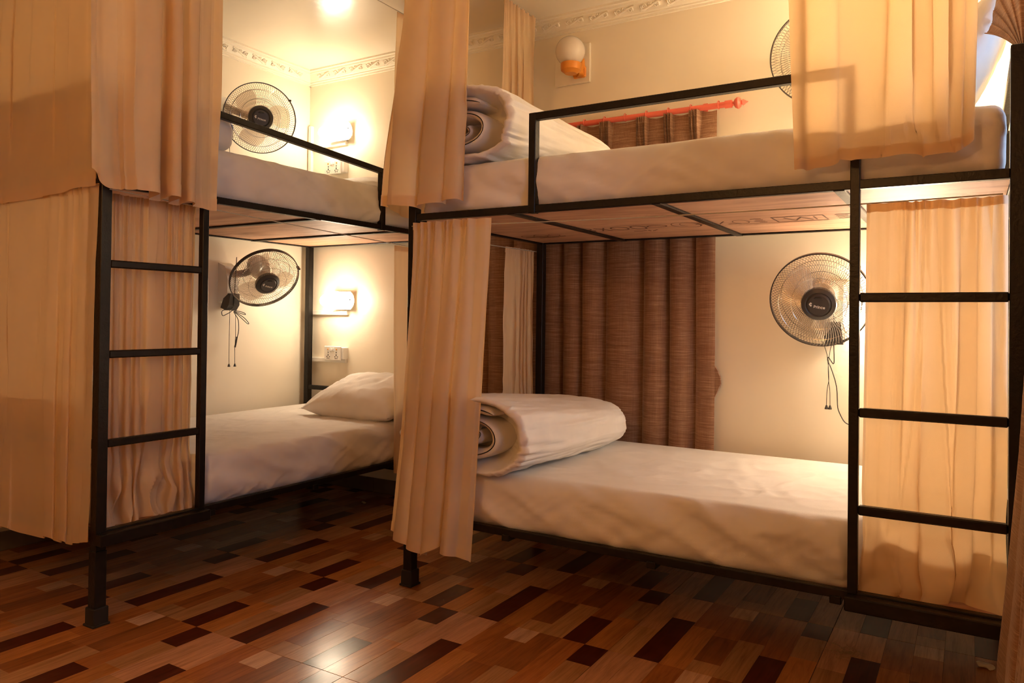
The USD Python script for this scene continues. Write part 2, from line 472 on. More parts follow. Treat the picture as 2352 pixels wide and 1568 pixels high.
def set_tone(prim_path, tones):
    UsdGeom.PrimvarsAPI(stage.GetPrimAtPath(prim_path)).CreatePrimvar('tone', Sdf.ValueTypeNames.Color3fArray, 'vertex').Set(Vt.Vec3fArray.FromNumpy(np.asarray(tones, np.float32)))


planks.sort(key=lambda b: -shown(b))
for b in planks[:300]:
    v, f = plank_mesh(b)
    set_tone(part(fl, 'floor_plank', (v, f), 'floor_print'), np.tile(b[4], (len(v), 1)))
vs, fs, ts, o = [], [], [], 0
for b in planks[300:]:
    v, f = plank_mesh(b)
    vs.append(v), fs.append(f + o), ts.append(np.tile(b[4], (len(v), 1)))
    o += len(v)
set_tone(part(fl, 'floor_planks', (np.vstack(vs), np.vstack(fs)), 'floor_print', kind='stuff', label='further printed planks of the parquet patterned floor'), np.vstack(ts))

# ------------------------------------------------------------------ bunk beds
# A bunk is described along u (its length, from the ladder end) and v (its depth, from the open side), then mapped to the world.
def bunk(label, M, L, W, zu, zl, lad, rungs, kick, guard, zpost):
    """M(u, v) -> (x, y). lad: u where the ladder's inner post stands; guard: (u0, z0, u1, z1) of the sloping guard rail."""
    b = thing('bunk_bed', label, 'bunk bed', (*M(0, 0), 0), 'black steel bunk beds')

    def bb(u0, u1, v0, v1, z0, z1, c=.002):
        (xa, ya), (xb, yb) = M(u0, v0), M(u1, v1)
        return box(min(xa, xb), max(xa, xb), min(ya, yb), max(ya, yb), z0, z1, c)
    t, s = 0.036, 0.026
    for u0 in (0, L - t):
        for v0 in (0, W - t):
            post = part(b, 'post', cat(bb(u0, u0 + t, v0, v0 + t, 0.25, zpost), bb(u0 - .002, u0 + t + .002, v0 - .002, v0 + t + .002, 0.03, 0.25)), 'black_metal')
            part(post, 'foot_cap', cat(bb(u0 - .008, u0 + t + .008, v0 - .008, v0 + t + .008, 0.004, 0.062, .003), bb(u0 - .012, u0 + t + .012, v0 - .012, v0 + t + .012, 0, 0.008, .002)), 'black_rubber')
    for z in (zu, zl):
        part(b, 'side_rail', bb(t, L - t, 0.004, 0.004 + s, z - s, z), 'black_metal')
        part(b, 'side_rail', bb(t, L - t, W - .004 - s, W - .004, z - s, z), 'black_metal')
        for u0 in (0.005, L - .005 - s):
            part(b, 'end_rail', bb(u0, u0 + s, t, W - t, z - s, z), 'black_metal')
        bars = [0.0] + [lad + (L - lad) * k for k in (0.0, 0.345, 0.69)] + [L]
        for u0 in bars[1:-1]:
            part(b, 'cross_bar', bb(u0 + .015, u0 + .047, -.001 if z == zl else .008, W - .008, z - s - (.016 if z == zl else .002), z - .0195), 'black_metal')
        if z == zu:
            for k in range(len(bars) - 1):
                part(b, 'bed_board', bb(max(bars[k] + (.033 if k else 0), .032), min(bars[k + 1] + (.030 if k < len(bars) - 2 else 0), L - .032), .031, W - .031, z - .019, z - .0135, .001), 'plywood')
        else:
            part(b, 'bed_board', bb(.032, L - .032, .031, W - .031, z - .019, z - .0135, .001), 'plywood')
    for z in (zu + .33, zl + .30):                                     # head and foot end rails
        for u0 in (0.006, L - .006 - s):
            part(b, 'end_rail', bb(u0, u0 + s, t, W - t, z - s, z), 'black_metal')
    part(b, 'ladder_post', bb(lad - s, lad, 0.001, s + .001, kick, guard[1]), 'black_metal')
    for z in rungs:
        part(b, 'ladder_rung', bb(t, lad - s, .002, s + .001, z - s, z, .004), 'black_metal')
    part(b, 'kick_step', bb(-.001, lad + .004, -.032, .022, kick - .040, kick, .003), 'black_metal')
    u0, z0, u1, z1 = guard
    pa, pb = M(u0, s / 2), M(u1, s / 2)
    part(b, 'guard_rail', beam((*pa, z0 - s / 2), (*pb, z1 - s / 2), s, s), 'black_metal')
    part(b, 'guard_post', bb(u1 - s, u1 + .002, -.001, .030, zu - s - .003, z1), 'black_metal')
    return b


LB, WB = 2.033, 1.045
MB = lambda u, v: (LB - u, v)                      # the right bunk: ladder at its right end
bunk('black steel bunk bed along the back wall, its ladder at the right', MB, LB, WB, 1.453, 0.288, LB - 1.613, (1.132, 0.807, 0.532), 0.283, (LB - 1.613, 1.781, LB - .549, 1.781), 1.772)
LA, WA, XA, YA = 1.95, 1.11, -0.607, -0.857
MA = lambda u, v: (XA - v, YA + u)                 # the left bunk: ladder at its near end
bunk('black steel bunk bed along the left wall, its ladder at the near end', MA, LA, WA, 1.507, 0.316, 0.412, (1.231, 0.923, 0.620), 0.310, (0.412, 1.844, LA - .545, 1.784), 1.86)


# ------------------------------------------------------------------ mattresses in fitted sheets
def mattress(label, x0, x1, y0, y1, z0, z1, seed, front, dent, sag=0.01):
    """front: 'y-' or 'x+', the open side whose sheet hangs and creases."""
    v, f, n = cell_box(x0, x1, y0, y1, z0, z1, 0.012, (.035, .035, .045))
    along = v[:, 0] if front == 'y-' else v[:, 1]
    top = np.clip(n[:, 2], 0, 1) ** 2
    side = np.clip(-n[:, 1] if front == 'y-' else n[:, 0], 0, 1) ** 2
    h = (v[:, 2] - z0) / (z1 - z0)
    # drag folds on the side: ridges that run obliquely, finer towards the lower edge
    p = np.stack([along * 5 + h * 1.8, h * 0.9, np.full(len(v), seed * 3.1)], -1)
    ridges = (1 - np.abs(2 * fbm(p, 3, seed) - 1)) ** 1.8
    fine = 1 - np.abs(2 * N(np.stack([along * 16 - h * 5.0, h * 1.4, np.full(len(v), seed * 1.7)], -1), seed + 9) - 1)
    d_side = 0.036 * (ridges - .5) + 0.010 * (fine - .5) * (1.1 - h) + 0.010 * np.sin(np.pi * np.clip(h, 0, 1))
    q = np.stack([v[:, 0] * 6, v[:, 1] * 6, np.full(len(v), seed * 2.3)], -1)
    warp = fbm(q * .7, 2, seed + 3)
    crease = (1 - np.abs(2 * N(np.stack([q[:, 0] * .7 + q[:, 1] * .9 + warp * 2, q[:, 1] * .5 - q[:, 0] * .2, q[:, 2]], -1), seed + 5) - 1)) ** 3
    crease2 = (1 - np.abs(2 * N(np.stack([q[:, 0] * 1.6 - q[:, 1] * .8 + warp * 3, q[:, 1] * .9, q[:, 2] + 4], -1), seed + 6) - 1)) ** 4
    crease3 = (1 - np.abs(2 * N(np.stack([q[:, 0] * 2.6 + q[:, 1] * 1.1 + warp * 4, q[:, 1] * 1.3 - q[:, 0] * .5, q[:, 2] + 8], -1), seed + 16) - 1)) ** 5
    ex = np.minimum(np.minimum(v[:, 0] - x0, x1 - v[:, 0]), np.minimum(v[:, 1] - y0, y1 - v[:, 1]))
    inner = np.clip((ex - .05) / .15, 0, 1)
    d_top = 0.004 * (fbm(q * .5, 2, seed + 7) - .5) + inner * (0.006 * crease * warp + 0.006 * crease2 * (1 - warp) + .005 * crease3)
    edge = np.abs(n[:, 2]) * side
    d = d_top * top + d_side * side + 0.004 * (N(np.stack([along * 20, h * 2, np.full(len(v), 1.)], -1), seed + 11) - .5) * edge * 2
    v = v + n * d[:, None]
    k = np.clip((along - dent[0]) / .06, 0, 1) * np.clip((dent[1] - along) / .06, 0, 1) * dent[2]
    near = np.clip(1 - (v[:, 1] - y0) / .25, 0, 1) if front == 'y-' else np.clip(1 - (x1 - v[:, 0]) / .25, 0, 1)
    v[:, 1 if front == 'y-' else 0] += k * near * (1 if front == 'y-' else -1)
    v[:, 2] += np.where(top > .5, -sag * np.sin(np.pi * (v[:, 0] - x0) / (x1 - x0)) * np.sin(np.pi * (v[:, 1] - y0) / (y1 - y0)), 0)
    return single('mattress', label, 'mattress', (v, f), 'white_sheet', smooth=True, group='mattresses in white fitted sheets')


mattress('white sheeted mattress on the lower deck of the bunk along the back wall', .045, 1.990, .034, 1.005, .275, .478, 1, 'y-', (1.60, 2.10, .105))
mattress('white sheeted mattress on the upper deck of the bunk along the back wall', .045, 1.990, .034, 1.005, 1.440, 1.636, 2, 'y-', (1.60, 2.05, .0))
mattress('white sheeted mattress on the lower deck of the bunk along the left wall', XA - WA + .045, XA - .034, YA + .045, YA + LA - .045, .303, .508, 3, 'x+', (-.95, -.42, .105))
mattress('white sheeted mattress on the upper deck of the bunk along the left wall', XA - WA + .045, XA - .034, YA + .045, YA + LA - .045, 1.494, 1.705, 4, 'x+', (-.95, -.44, .0))


# ------------------------------------------------------------------ pillows and rolled quilts
def pillow_shape(w, d, h, seed, ear=0.35, wrinkle=1.0, nu=64, nv=48):
    """A stuffed pillow w x d, h thick, in its own frame: corners drawn out, seam all round."""
    u, v = np.meshgrid(np.linspace(-1, 1, nu), np.linspace(-1, 1, nv), indexing='ij')
    prof = np.clip((1 - np.abs(u) ** 2.6) * (1 - np.abs(v) ** 2.6), 0, 1) ** 0.48
    pinch = 1 - 0.10 * (1 - np.abs(u) ** 2) * np.abs(v) ** 4
    pinch2 = 1 - 0.10 * (1 - np.abs(v) ** 2) * np.abs(u) ** 4
    x, y = u * w / 2 * pinch2, v * d / 2 * pinch
    ang = np.arctan2(v, u)
    edge = np.maximum(np.abs(u), np.abs(v))
    rad = (n1(ang * 5.5, seed) - .5) * edge ** 3 * 0.030 + (n1(ang * 11, seed + 1) - .5) * edge ** 5 * 0.018
    q = np.stack([x * 7, y * 7, np.full_like(x, seed)], -1)
    wr = (1 - np.abs(2 * fbm(q, 3, seed) - 1)) - .6
    sh = []
    for s in (1, -1):
        z = s * (h / 2) * prof + (rad * wrinkle + 0.014 * wr * wrinkle * prof) * (prof > 0) * s
        sh.append((np.stack([x, y, z], -1).reshape(-1, 3), grid_faces(nu, nv) if s > 0 else grid_faces(nu, nv)[:, ::-1]))
    m = trimesh.Trimesh(np.vstack([sh[0][0], sh[1][0]]), np.vstack([sh[0][1], sh[1][1] + nu * nv]), process=False)
    m.merge_vertices(digits_vertex=5)
    return m


def place(m, loc, rx=0, ry=0, rz=0):
    m = m.copy()
    m.apply_transform(trimesh.transformations.euler_matrix(*np.radians([rx, ry, rz])))
    m.apply_translation(loc)
    return m


def quilt(label, xc, y0, y1, zb, w, h, seed, tilt=0.0, flip=1, skew=0.0):
    """A quilt rolled round a pillow and lying across the bed: a tapering bolster, rounded at y1, open at y0 where the layers show."""
    nt, na = 64, 144
    t = np.linspace(0, 1, nt)
    ang = np.linspace(0, 2 * np.pi, na, endpoint=False)
    rows = []
    Ly = y1 - y0

    def ring(tt, sc, yy, k, front):
        ca, sa = np.cos(ang), np.sin(ang)
        e = 0.72
        cx = np.sign(ca) * np.abs(ca) ** e
        cz = np.sign(sa) * np.abs(sa) ** 0.80
        taper = 1 - 0.10 * tt
        back = np.sqrt(np.clip(1 - np.clip((tt - .70) / .30, 0, 1) ** 2.4, 0, 1))
        wx = w / 2 * sc * taper * (0.25 + 0.75 * back)
        hz = h / 2 * sc * (1 - .24 * tt) * (0.10 + .90 * back)
        pz = np.stack([ca * 1.7, sa * 1.7 + tt * .4, np.full_like(ang, tt * 2.2)], -1)
        lump = 1 + 0.10 * (fbm(pz, 3, seed) - .5)
        streak = (1 - np.abs(2 * N(np.stack([ang * 4.2 + 1.5 * tt, np.full_like(ang, tt * 1.6), np.full_like(ang, 0.)], -1), seed + 2) - 1)) * 0.075 * np.exp(-tt * 1.8) * front
        streak2 = (1 - np.abs(2 * N(np.stack([ang * 8 - 2.5 * tt, np.full_like(ang, tt * 3.5), np.full_like(ang, 3.)], -1), seed + 4) - 1)) * 0.034
        streak3 = (1 - np.abs(2 * N(np.stack([ang * 9 + 2.2 * tt, np.full_like(ang, tt * 1.3), np.full_like(ang, 7.)], -1), seed + 6) - 1)) ** 4 * .045 * np.exp(-tt * 1.5) * front
        k_ = lump + streak + streak2 + streak3 - .03
        x = cx * wx * k_
        z = cz * hz * k_
        flat = np.where(z < 0, z * 0.93, z)
        lip = 0.05 * (n1(ang * 1.3, seed + 7) - .5) * (1 - tt) ** 6 if front else 0
        return np.stack([xc + flip * x - skew * (1 - tt), np.full_like(ang, yy) + lip, zb + h * .47 * sc ** 0 + flat + tilt * tt], -1)
    # inner return of the open mouth, then the outer skin towards the closed back end
    for k, (sc, dy) in enumerate(((0.10, .17), (.45, .16), (.70, .12), (.80, .06), (.86, .02), (.92, -.004), (.97, -.008))):
        rows.append(ring(0.02, sc, y0 + dy, k, 0.4))
    for k, tt in enumerate(t):
        rows.append(ring(tt, 1.0, y0 + Ly * tt, k, 1.0))
    V = np.array(rows)
    nr = len(rows)
    i, j = np.meshgrid(np.arange(nr - 1), np.arange(na), indexing='ij')
    j2 = (j + 1) % na
    q = np.stack([i * na + j, i * na + j2, (i + 1) * na + j2, (i + 1) * na + j], -1).reshape(-1, 4)
    m = trimesh.Trimesh(V.reshape(-1, 3), np.vstack([q[:, [0, 1, 2]], q[:, [0, 2, 3]]]), process=False)
    last = V[-1].mean(0)
    m = cat(m, trimesh.Trimesh(np.vstack([V[-1], last]), [[k, (k + 1) % na, na] for k in range(na)], process=False))
    m.merge_vertices(digits_vertex=5)
    if flip > 0:
        m.invert()
    p = thing('rolled_quilt', label, 'quilt', (xc, (y0 + y1) / 2, zb), 'white quilts rolled at the head of the bunks')
    part(p, 'cover', m, 'white_cover', smooth=True)
    # the layers rolled inside the open mouth: one thick sheet wound up
    ns = 110
    a = np.linspace(0, 3.9 * np.pi, ns)
    k = a / a[-1]
    rad = .80 - .68 * k + .05 * (n1(a * .9, seed + 41) - .5)
    cx, cz = rad * w / 2 * np.cos(a + .9) * .93, rad * h / 2 * np.sin(a + .9) * .90
    c = np.stack([cx, cz], -1)
    tg = np.gradient(c, axis=0)
    tg /= np.linalg.norm(tg, axis=1, keepdims=True)
    nm = np.stack([-tg[:, 1], tg[:, 0]], -1)
    th = .017 * (1 - .25 * k) * (.7 + .6 * n1(a * 1.3, seed + 43)) * np.clip(np.minimum(k, 1 - k) / .02 + .3, 0, 1)
    rows = []
    for dy, g in ((.012, .12), (.014, .5), (.020, .8), (.032, 1.0), (.08, 1.05), (.20, 1.0)):
        loop = np.vstack([c + nm * th[:, None] * g, (c - nm * th[:, None] * g)[::-1]])
        wob = .016 * (n1(np.concatenate([a, a[::-1]]) * 1.1, seed + 45) - .5) + .05 * np.concatenate([k, k[::-1]])
        rows.append(np.stack([xc + flip * loop[:, 0] - skew, y0 + dy + wob, zb + h * .47 + loop[:, 1]], -1))
    rows = np.array(rows)
    m_ = rows.shape[1]
    i, j = np.meshgrid(np.arange(len(rows) - 1), np.arange(m_), indexing='ij')
    q = np.stack([i * m_ + j, i * m_ + (j + 1) % m_, (i + 1) * m_ + (j + 1) % m_, (i + 1) * m_ + j], -1).reshape(-1, 4)
    f = np.vstack([q[:, [0, 1, 2]], q[:, [0, 2, 3]]])
    cap = [[n_, n_ + 1, m_ - 2 - n_] for n_ in range(ns - 1)] + [[n_, m_ - 2 - n_, m_ - 1 - n_] for n_ in range(ns - 1)]
    part(p, 'inner_roll', (rows.reshape(-1, 3), np.vstack([f, cap])), 'white_cover', smooth=True)
    return p


quilt('thick white quilt rolled up on the lower deck beside the long brown curtain', .350, -.035, 1.0, .480, .53, .290, 11, tilt=-.045, skew=.05)
quilt('thick white quilt rolled up on the upper deck below the globe lamp', .310, -.005, .975, 1.640, .52, .285, 23, tilt=-.02, skew=.10)

pA = pillow_shape(.68, .46, .185, 31)
single('pillow', 'plump white pillow propped at the head of the lower deck under the lit lamp', 'pillow', place(pA, (-.935, .825, .612), rx=19, rz=-3), 'white_cover', smooth=True, group='white pillows')
single('pillow', 'white pillow lying flat at the far head of the upper deck by the socket', 'pillow', place(pillow_shape(.60, .40, .13, 33), (-1.05, .84, 1.752), rx=5, rz=2), 'white_cover', smooth=True, group='white pillows')
single('pillow', 'white pillow standing against the right end of the upper deck, bluish in daylight', 'pillow', place(pillow_shape(.52, .42, .15, 35), (1.865, .50, 1.83), rx=0, ry=-62, rz=0), 'white_cover', smooth=True, group='white pillows')


def folded(x0, x1, y0, y1, z0, z1, seed):
    v, f, n = cell_box(x0, x1, y0, y1, z0, z1, .018, (.07, .07, .07))
    q = v * [5, 5, 9]
    v = v + n * (.030 * (fbm(q, 3, seed) - .5) + .012 * (1 - np.abs(2 * N(q * [.8, 1.4, 2.2], seed + 2) - 1)) - .006)[:, None]
    v[:, 2] = np.maximum(v[:, 2], z0)
    return v, f


single('folded_quilt', 'folded white quilt at the near end of the left upper deck, half behind the drapes', 'quilt', folded(-1.64, -.655, -.82, -.275, 1.700, 1.858, 37), 'white_cover', smooth=True, group='folded quilts at the near end of the left bunk')
single('folded_quilt', 'folded white quilt at the near end of the left lower deck, seen as a shadow', 'quilt', folded(-1.62, -.72, -.80, -.44, .506, .76, 39), 'white_cover', smooth=True, group='folded quilts at the near end of the left bunk')


# ------------------------------------------------------------------ cream bunk curtains on strings
def shift(P, s, o):
    """Where a cloth hanging o in front of its plane must start to cover what it covers."""
    return s + (CAM[0] - s) * o / 2.28 if P is PBfront else s + (CAM[1] - s) * o / 2.52


def curtain(label, P, a0, a1, b0, b1, ztop, zbot, n, amp, seed, group, off0=0.0, flat=(), hem=.05, header=.028, mat_='cream_cloth', nv=46, crumple=0.0, dmax=None, lap=1.35, hemwave=.008, spread=None, gather=1.0, name='bunk_curtain', category='curtain', flare=None, per=24):
    """P(s, d, z): along the string, out from it, and height. a0..a1 at the top, b0..b1 at the hem; n folds of depth amp.
    flat: (u0, u1) spans that hang nearly without folds; zbot: a number or pairs (u, z); crumple: bunching at the foot."""
    if P in (PBfront, PAside):
        e = flare[-1][1] if flare else 0
        a0, a1, b0, b1 = shift(P, a0, off0), shift(P, a1, off0), shift(P, b0, off0 + e), shift(P, b1, off0 + e)
    nu = int(n * per) + 24
    u, v = np.meshgrid(np.linspace(0, 1, nu), np.linspace(0, 1, nv), indexing='ij')
    zb = np.interp(u, *zip(*zbot)) if isinstance(zbot, (list, tuple)) else np.full_like(u, zbot)
    mask = np.ones_like(u)
    for f0, f1 in flat:
        mask *= 1 - 0.85 * np.clip(np.minimum((u - f0) / .05, (f1 - u) / .05), 0, 1)
    ph = n * u + 1.5 * (n1(u * n * .50, seed) - .5) * 2 + .5 * (n1(u * n * 1.1, seed + 31) - .5)
    drift = 0.75 * (n2(u * n * .4, v * 1.0, seed + 1) - .5) + .35 * (n2(u * n * 1.1, v * 2.2, seed + 15) - .5) * v
    c = np.cos(2 * np.pi * (ph + drift))
    cusp = 2.0 * np.abs(np.sin(np.pi * (ph + drift))) ** .75 - 1.15          # broad lobes with sharp valleys between them
    sel = n2(u * n * .45, v * .5, seed + 12)
    fold = np.where(sel > .5, cusp, np.sign(c) * np.abs(c) ** .75) * (0.25 + 1.35 * n2(u * n * .8, v * .8, seed + 2) ** 1.2)
    fold = fold * np.clip(np.abs(sel - .5) / .06, .25, 1)
    slow = 1.3 * (n2(u * n * .33, v * .7 + 5, seed + 3) - .5)
    grow = (0.30 + 0.70 * np.clip(v * 2.2, 0, 1) ** .7)
    fine = np.cos(2 * np.pi * (2.7 * ph + .2)) * np.exp(-v * 7) * .32 * gather
    d = off0 + amp * (mask * ((fold * .75 + slow * .7) * grow + fine) + 0.25 * slow * (1 - mask))
    d += .0035 * ((1 - np.abs(2 * N(np.stack([u * n * 1.2 + v * 3.0, v * 3.5 - u * n * .5, np.full_like(u, seed + 7.)], -1), seed + 21) - 1)) ** 3 - .25)
    d += amp * .18 * (n2(u * n * 2.3, v * 4, seed + 6) - .5) * (.3 + v)
    per_ = abs(b1 - b0) / n                                              # lobes wide enough to lap over the valleys
    lap_ = lap * mask * grow * (.45 + .9 * n2(u * n * .6, v * .6, seed + 25))
    lat = np.where(sel > .5, -per_ / (2 * np.pi) * np.sin(2 * np.pi * (ph + drift)), per_ / (4 * np.pi) * np.sin(4 * np.pi * (ph + drift))) * lap_ * np.clip(np.abs(sel - .5) / .06, .25, 1)
    w = v ** 1.15
    if spread is not None:
        w = np.interp(v, *zip(*spread))
    s = (a0 + (a1 - a0) * u) * (1 - w) + (b0 + (b1 - b0) * u) * w + lat * (np.sin(np.pi * np.clip(u, 0, 1)) ** .3)
    if P in (PBfront, PAside):
        d = .012 + .006 * np.logaddexp(0, (d - .012) / .006)
    if dmax is not None:
        d = dmax - .005 * np.logaddexp(0, (dmax - d) / .005)
    if flare:
        d += np.interp(v, *zip(*flare))
    zt = ztop + .006 * n1(u * n * 3.1, seed + 8) - .004
    z = zt + (zb - zt) * v
    low = np.clip((v - .7) / .3, 0, 1)
    z += hemwave * low * np.clip(fold, -1, 1) * mask
    if crumple:
        k = np.clip((v - .72) / .28, 0, 1)
        cr = fbm(np.stack([u * n * .8, v * 9, np.full_like(u, seed)], -1), 3, seed + 4) - .5
        cr2 = (1 - np.abs(2 * N(np.stack([u * n * .6 + v * 5, v * 6 - u * n * .3, np.full_like(u, seed + 2.)], -1), seed + 5) - 1)) - .5
        d += crumple * k * (1.5 * cr + .8 * cr2)
        s = s + crumple * .5 * k * cr2
        z += crumple * .3 * k * cr
        if dmax is not None:
            d = dmax - .005 * np.logaddexp(0, (dmax - d) / .005)
    pts = np.array([P(s_, d_, z_) for s_, d_, z_ in zip(s.ravel(), d.ravel(), z.ravel())])
    c_ = thing(name, label, category, tuple(pts.mean(0)), group)
    part(c_, 'panel', (pts, grid_faces(nu, nv)), mat_, smooth=True)
    # the doubled cloth of hem and header, a hair off the panel
    for nm, sel in (('hem', (z - zb) < hem), ('header', (zt - z) < header)):
        h_ = hem if nm == 'hem' else header
        if h_ <= 0:
            continue
        m2 = 8
        vv = np.linspace(0, 1, m2)
        ss, dd, zz = (np.empty((nu, m2)) for _ in range(3))
        for i in range(nu):
            L = zt[i, 0] - zb[i, 0]
            v0, v1 = (1 - h_ / L, 1.0) if nm == 'hem' else (0.0, h_ / L)
            at = v0 + (v1 - v0) * vv
            for arr, src in ((ss, s), (dd, d), (zz, z)):
                arr[i] = np.interp(at, v[i], src[i])
        g = np.gradient(dd, axis=0) / (np.gradient(ss, axis=0) + 1e-6)
        dd = dd + 0.0022
        p2 = np.array([P(s_, d_, z_) for s_, d_, z_ in zip(ss.ravel(), dd.ravel(), zz.ravel())])
        part(c_, nm, (p2, grid_faces(nu, m2)), mat_, smooth=True)
    return c_


GA, GB = 'cream curtains of the left bunk', 'cream curtains of the back bunk'
PAend = lambda s, d, z: (s, YA - .012 - d, z)              # near end of the left bunk: s is x, out is -y
PAside = lambda s, d, z: (XA + .008 + d, s, z)             # open side of the left bunk: s is y, out is +x
PBfront = lambda s, d, z: (s, -.008 - d, z)                # open side of the back bunk: s is x, out is -y
PBend = lambda s, d, z: (-.012 - d, s, z)                  # left end of the back bunk
PR = lambda s, d, z: (XR - .03 - d, s, z)                  # right wall

ZS = 2.575
curtain('cream curtain across the near end of the left bunk, upper deck, quilt shadow on it', PAend, -1.72, -.596, -1.72, -.606, ZS, [(0, 1.462), (.55, 1.452), (1, 1.476)], 5, .010, 51, GA, off0=.012, hem=.052)
curtain('cream curtain across the near end of the left bunk, lower deck, reaching near the floor', PAend, -1.72, -.606, -1.70, -.622, 1.485, [(0, .23), (.5, .25), (.9, .262), (1, .285)], 8, .010, 53, GA, off0=.0, hem=.03)
curtain('cream drape bunched above the left ladder in deep orange folds', PAside, -.915, -.418, -.905, -.425, ZS, [(0, 1.512), (.15, 1.480), (.3, 1.462), (.6, 1.458), (1, 1.438)], 4.4, .062, 58, GA, per=26, off0=.05, hem=.045, flat=((.78, 1.0),))
curtain('crumpled cream curtain behind the rungs of the left ladder', lambda s, d, z: (XA - .036 - .012 + d, s, z), -.835, -.450, -.835, -.458, 1.468, [(0, .288), (.3, .292), (.5, .310), (1, .300)], 9, .024, 57, GA, off0=-.026, crumple=.060, dmax=.016, hem=.0, nv=90)
curtain('cream drape at the far end of the left upper deck, hem above the rail', PAside, .600, 1.075, .545, 1.06, ZS, [(0, 1.587), (.3, 1.56), (1, 1.50)], 4, .020, 59, GA, off0=.03, hem=.038, flat=((0, .25),))
curtain('cream curtain at the far end of the left lower deck, beside the propped pillow', PAside, .602, 1.04, .618, 1.05, 1.410, [(0, .262), (1, .25)], 4, .014, 61, GA, off0=.012, hem=.03, flat=((0, .3),))

curtain('cream drape in heavy folds above the middle post, hanging beside the upper rolled quilt', PBfront, -.030, .300, -.112, .258, ZS, [(0, 1.478), (.25, 1.468), (.6, 1.470), (1, 1.485)], 3.1, .058, 63, GB, off0=.045, hem=.042, per=26, flat=((.0, .12),))
curtain('long cream curtain tied in below the middle rail, falling past the middle post', PBfront, .045, .394, -.052, .318, 1.412, [(0, .235), (.1, .205), (.35, .175), (.5, .165), (.62, .215), (.75, .19), (1, .178)], 2.9, .046, 65, GB, off0=.022, hem=.035, flat=((.80, 1.0),), per=26, flare=[(0, 0), (.5, .02), (1, .045)])
curtain('cream drape above the right ladder, lamp glow showing through it', PBfront, 1.425, 1.935, 1.468, 1.916, ZS, [(0, 1.470), (.12, 1.50), (.28, 1.500), (.36, 1.488), (.5, 1.498), (.62, 1.497), (.8, 1.490), (.93, 1.497), (1, 1.525)], 3.4, .046, 67, GB, per=26, off0=.045, hem=.032, hemwave=.012)
curtain('cream curtain behind the rungs of the right ladder, lit from within', lambda s, d, z: (s, .030 + .008 - d, z), 1.650, 1.996, 1.636, 1.996, 1.392, [(0, .265), (.5, .280), (.9, .285), (1, .275)], 4.6, .032, 69, GB, off0=-.030, crumple=.085, dmax=.007, hem=.0, flat=((0, .30),), nv=90, header=.024)
curtain('cream curtain gathered at the back left corner of the lower deck, over the brown one', PBend, .752, 1.03, .735, 1.03, 1.398, .60, 4.5, .022, 71, GB, off0=.01, hem=.03, flat=((0, .25),))
curtain('cream drape at the back left corner of the upper deck, left of the globe lamp', PBend, .705, 1.000, .690, .995, 2.588, 1.50, 4, .024, 73, GB, off0=.01, hem=.03)


# strings the curtains hang from
def string(label, a, b, sag=.012, r=.0021):
    s = np.linspace(0, 1, 24)[:, None]
    p = np.array(a) * (1 - s) + np.array(b) * s
    p[:, 2] -= sag * 4 * (s * (1 - s))[:, 0]
    single('curtain_string', label, 'string', tube(p, r, 5), 'string', smooth=True, group='curtain strings')


string('pale curtain string along the open side of the back bunk, lower deck', (.018, .0, 1.405), (1.982, .014, 1.388), .012)
string('pale curtain string across the left end of the back bunk, lower deck', (-.012, .02, 1.392), (-.012, 1.03, 1.392), .004)
string('curtain string under the upper deck of the left bunk, open side', (XA + .010, YA + .02, 1.468), (XA + .010, YA + LA - .02, 1.405), .004)
string('curtain string over the near end of the left upper deck', (XL + .02, YA - .022, ZS - .004), (XA + .01, YA - .022, ZS - .004), .0)
string('curtain string over the open side of the left upper deck', (XA + .05, -1.0, ZS - .004), (XA + .05, YB - .08, ZS - .004), .0)
string('curtain string over the open side of the back bunk, upper deck', (-.05, -.05, ZS - .004), (XR - .01, -.05, ZS - .004), .0)
string('curtain string over the left end of the back bunk, upper deck', (-.022, -.05, 2.585), (-.022, YB - .07, 2.585), .0)
string('curtain string across the near end of the left bunk, lower deck', (XA - WA + .02, YA - .012, 1.478), (XA, YA - .012, 1.478), .0)

# ------------------------------------------------------------------ brown window curtains and the pink rod
RZ, RY = 2.030, YB - .046
rod = thing('curtain_rod', 'pink painted curtain rod with a turned finial on the back wall', 'curtain rod', (.3, RY, RZ))
part(rod, 'pole', lathe([(0, -1.4), (.0135, -1.4), (.0135, .0), (0, .0)], (.955, RY, RZ), (1, 0, 0), 20), 'pink_paint', smooth=35)
part(rod, 'finial', lathe([(0, 0), (.0175, 0), (.0175, .030), (.010, .033), (.010, .040), (.020, .046), (.026, .056), (.026, .062), (.019, .070), (.010, .073), (.010, .078), (.0145, .080), (.012, .086), (.005, .096), (.001, .104), (0, .104)], (.945, RY, RZ), (1, 0, 0), 24), 'pink_paint', smooth=35)
for x in (.84, -.42):
    part(rod, 'bracket', cat(box(x - .008, x + .008, RY, YB, RZ - .006, RZ + .010, .002), box(x - .012, x + .012, YB - .005, YB, RZ - .02, RZ + .03, .002)), 'pink_paint')
for k in range(9):
    x = .895 - .11 * k + (.02 if k == 0 else 0)
    an = np.linspace(0, 2 * np.pi, 18, endpoint=False)
    part(rod, 'ring', tube(np.stack([np.full(18, x), RY + .017 * np.cos(an), RZ + .003 + .018 * np.sin(an)], -1), .0022, 5, closed=True), 'pink_paint', smooth=True)


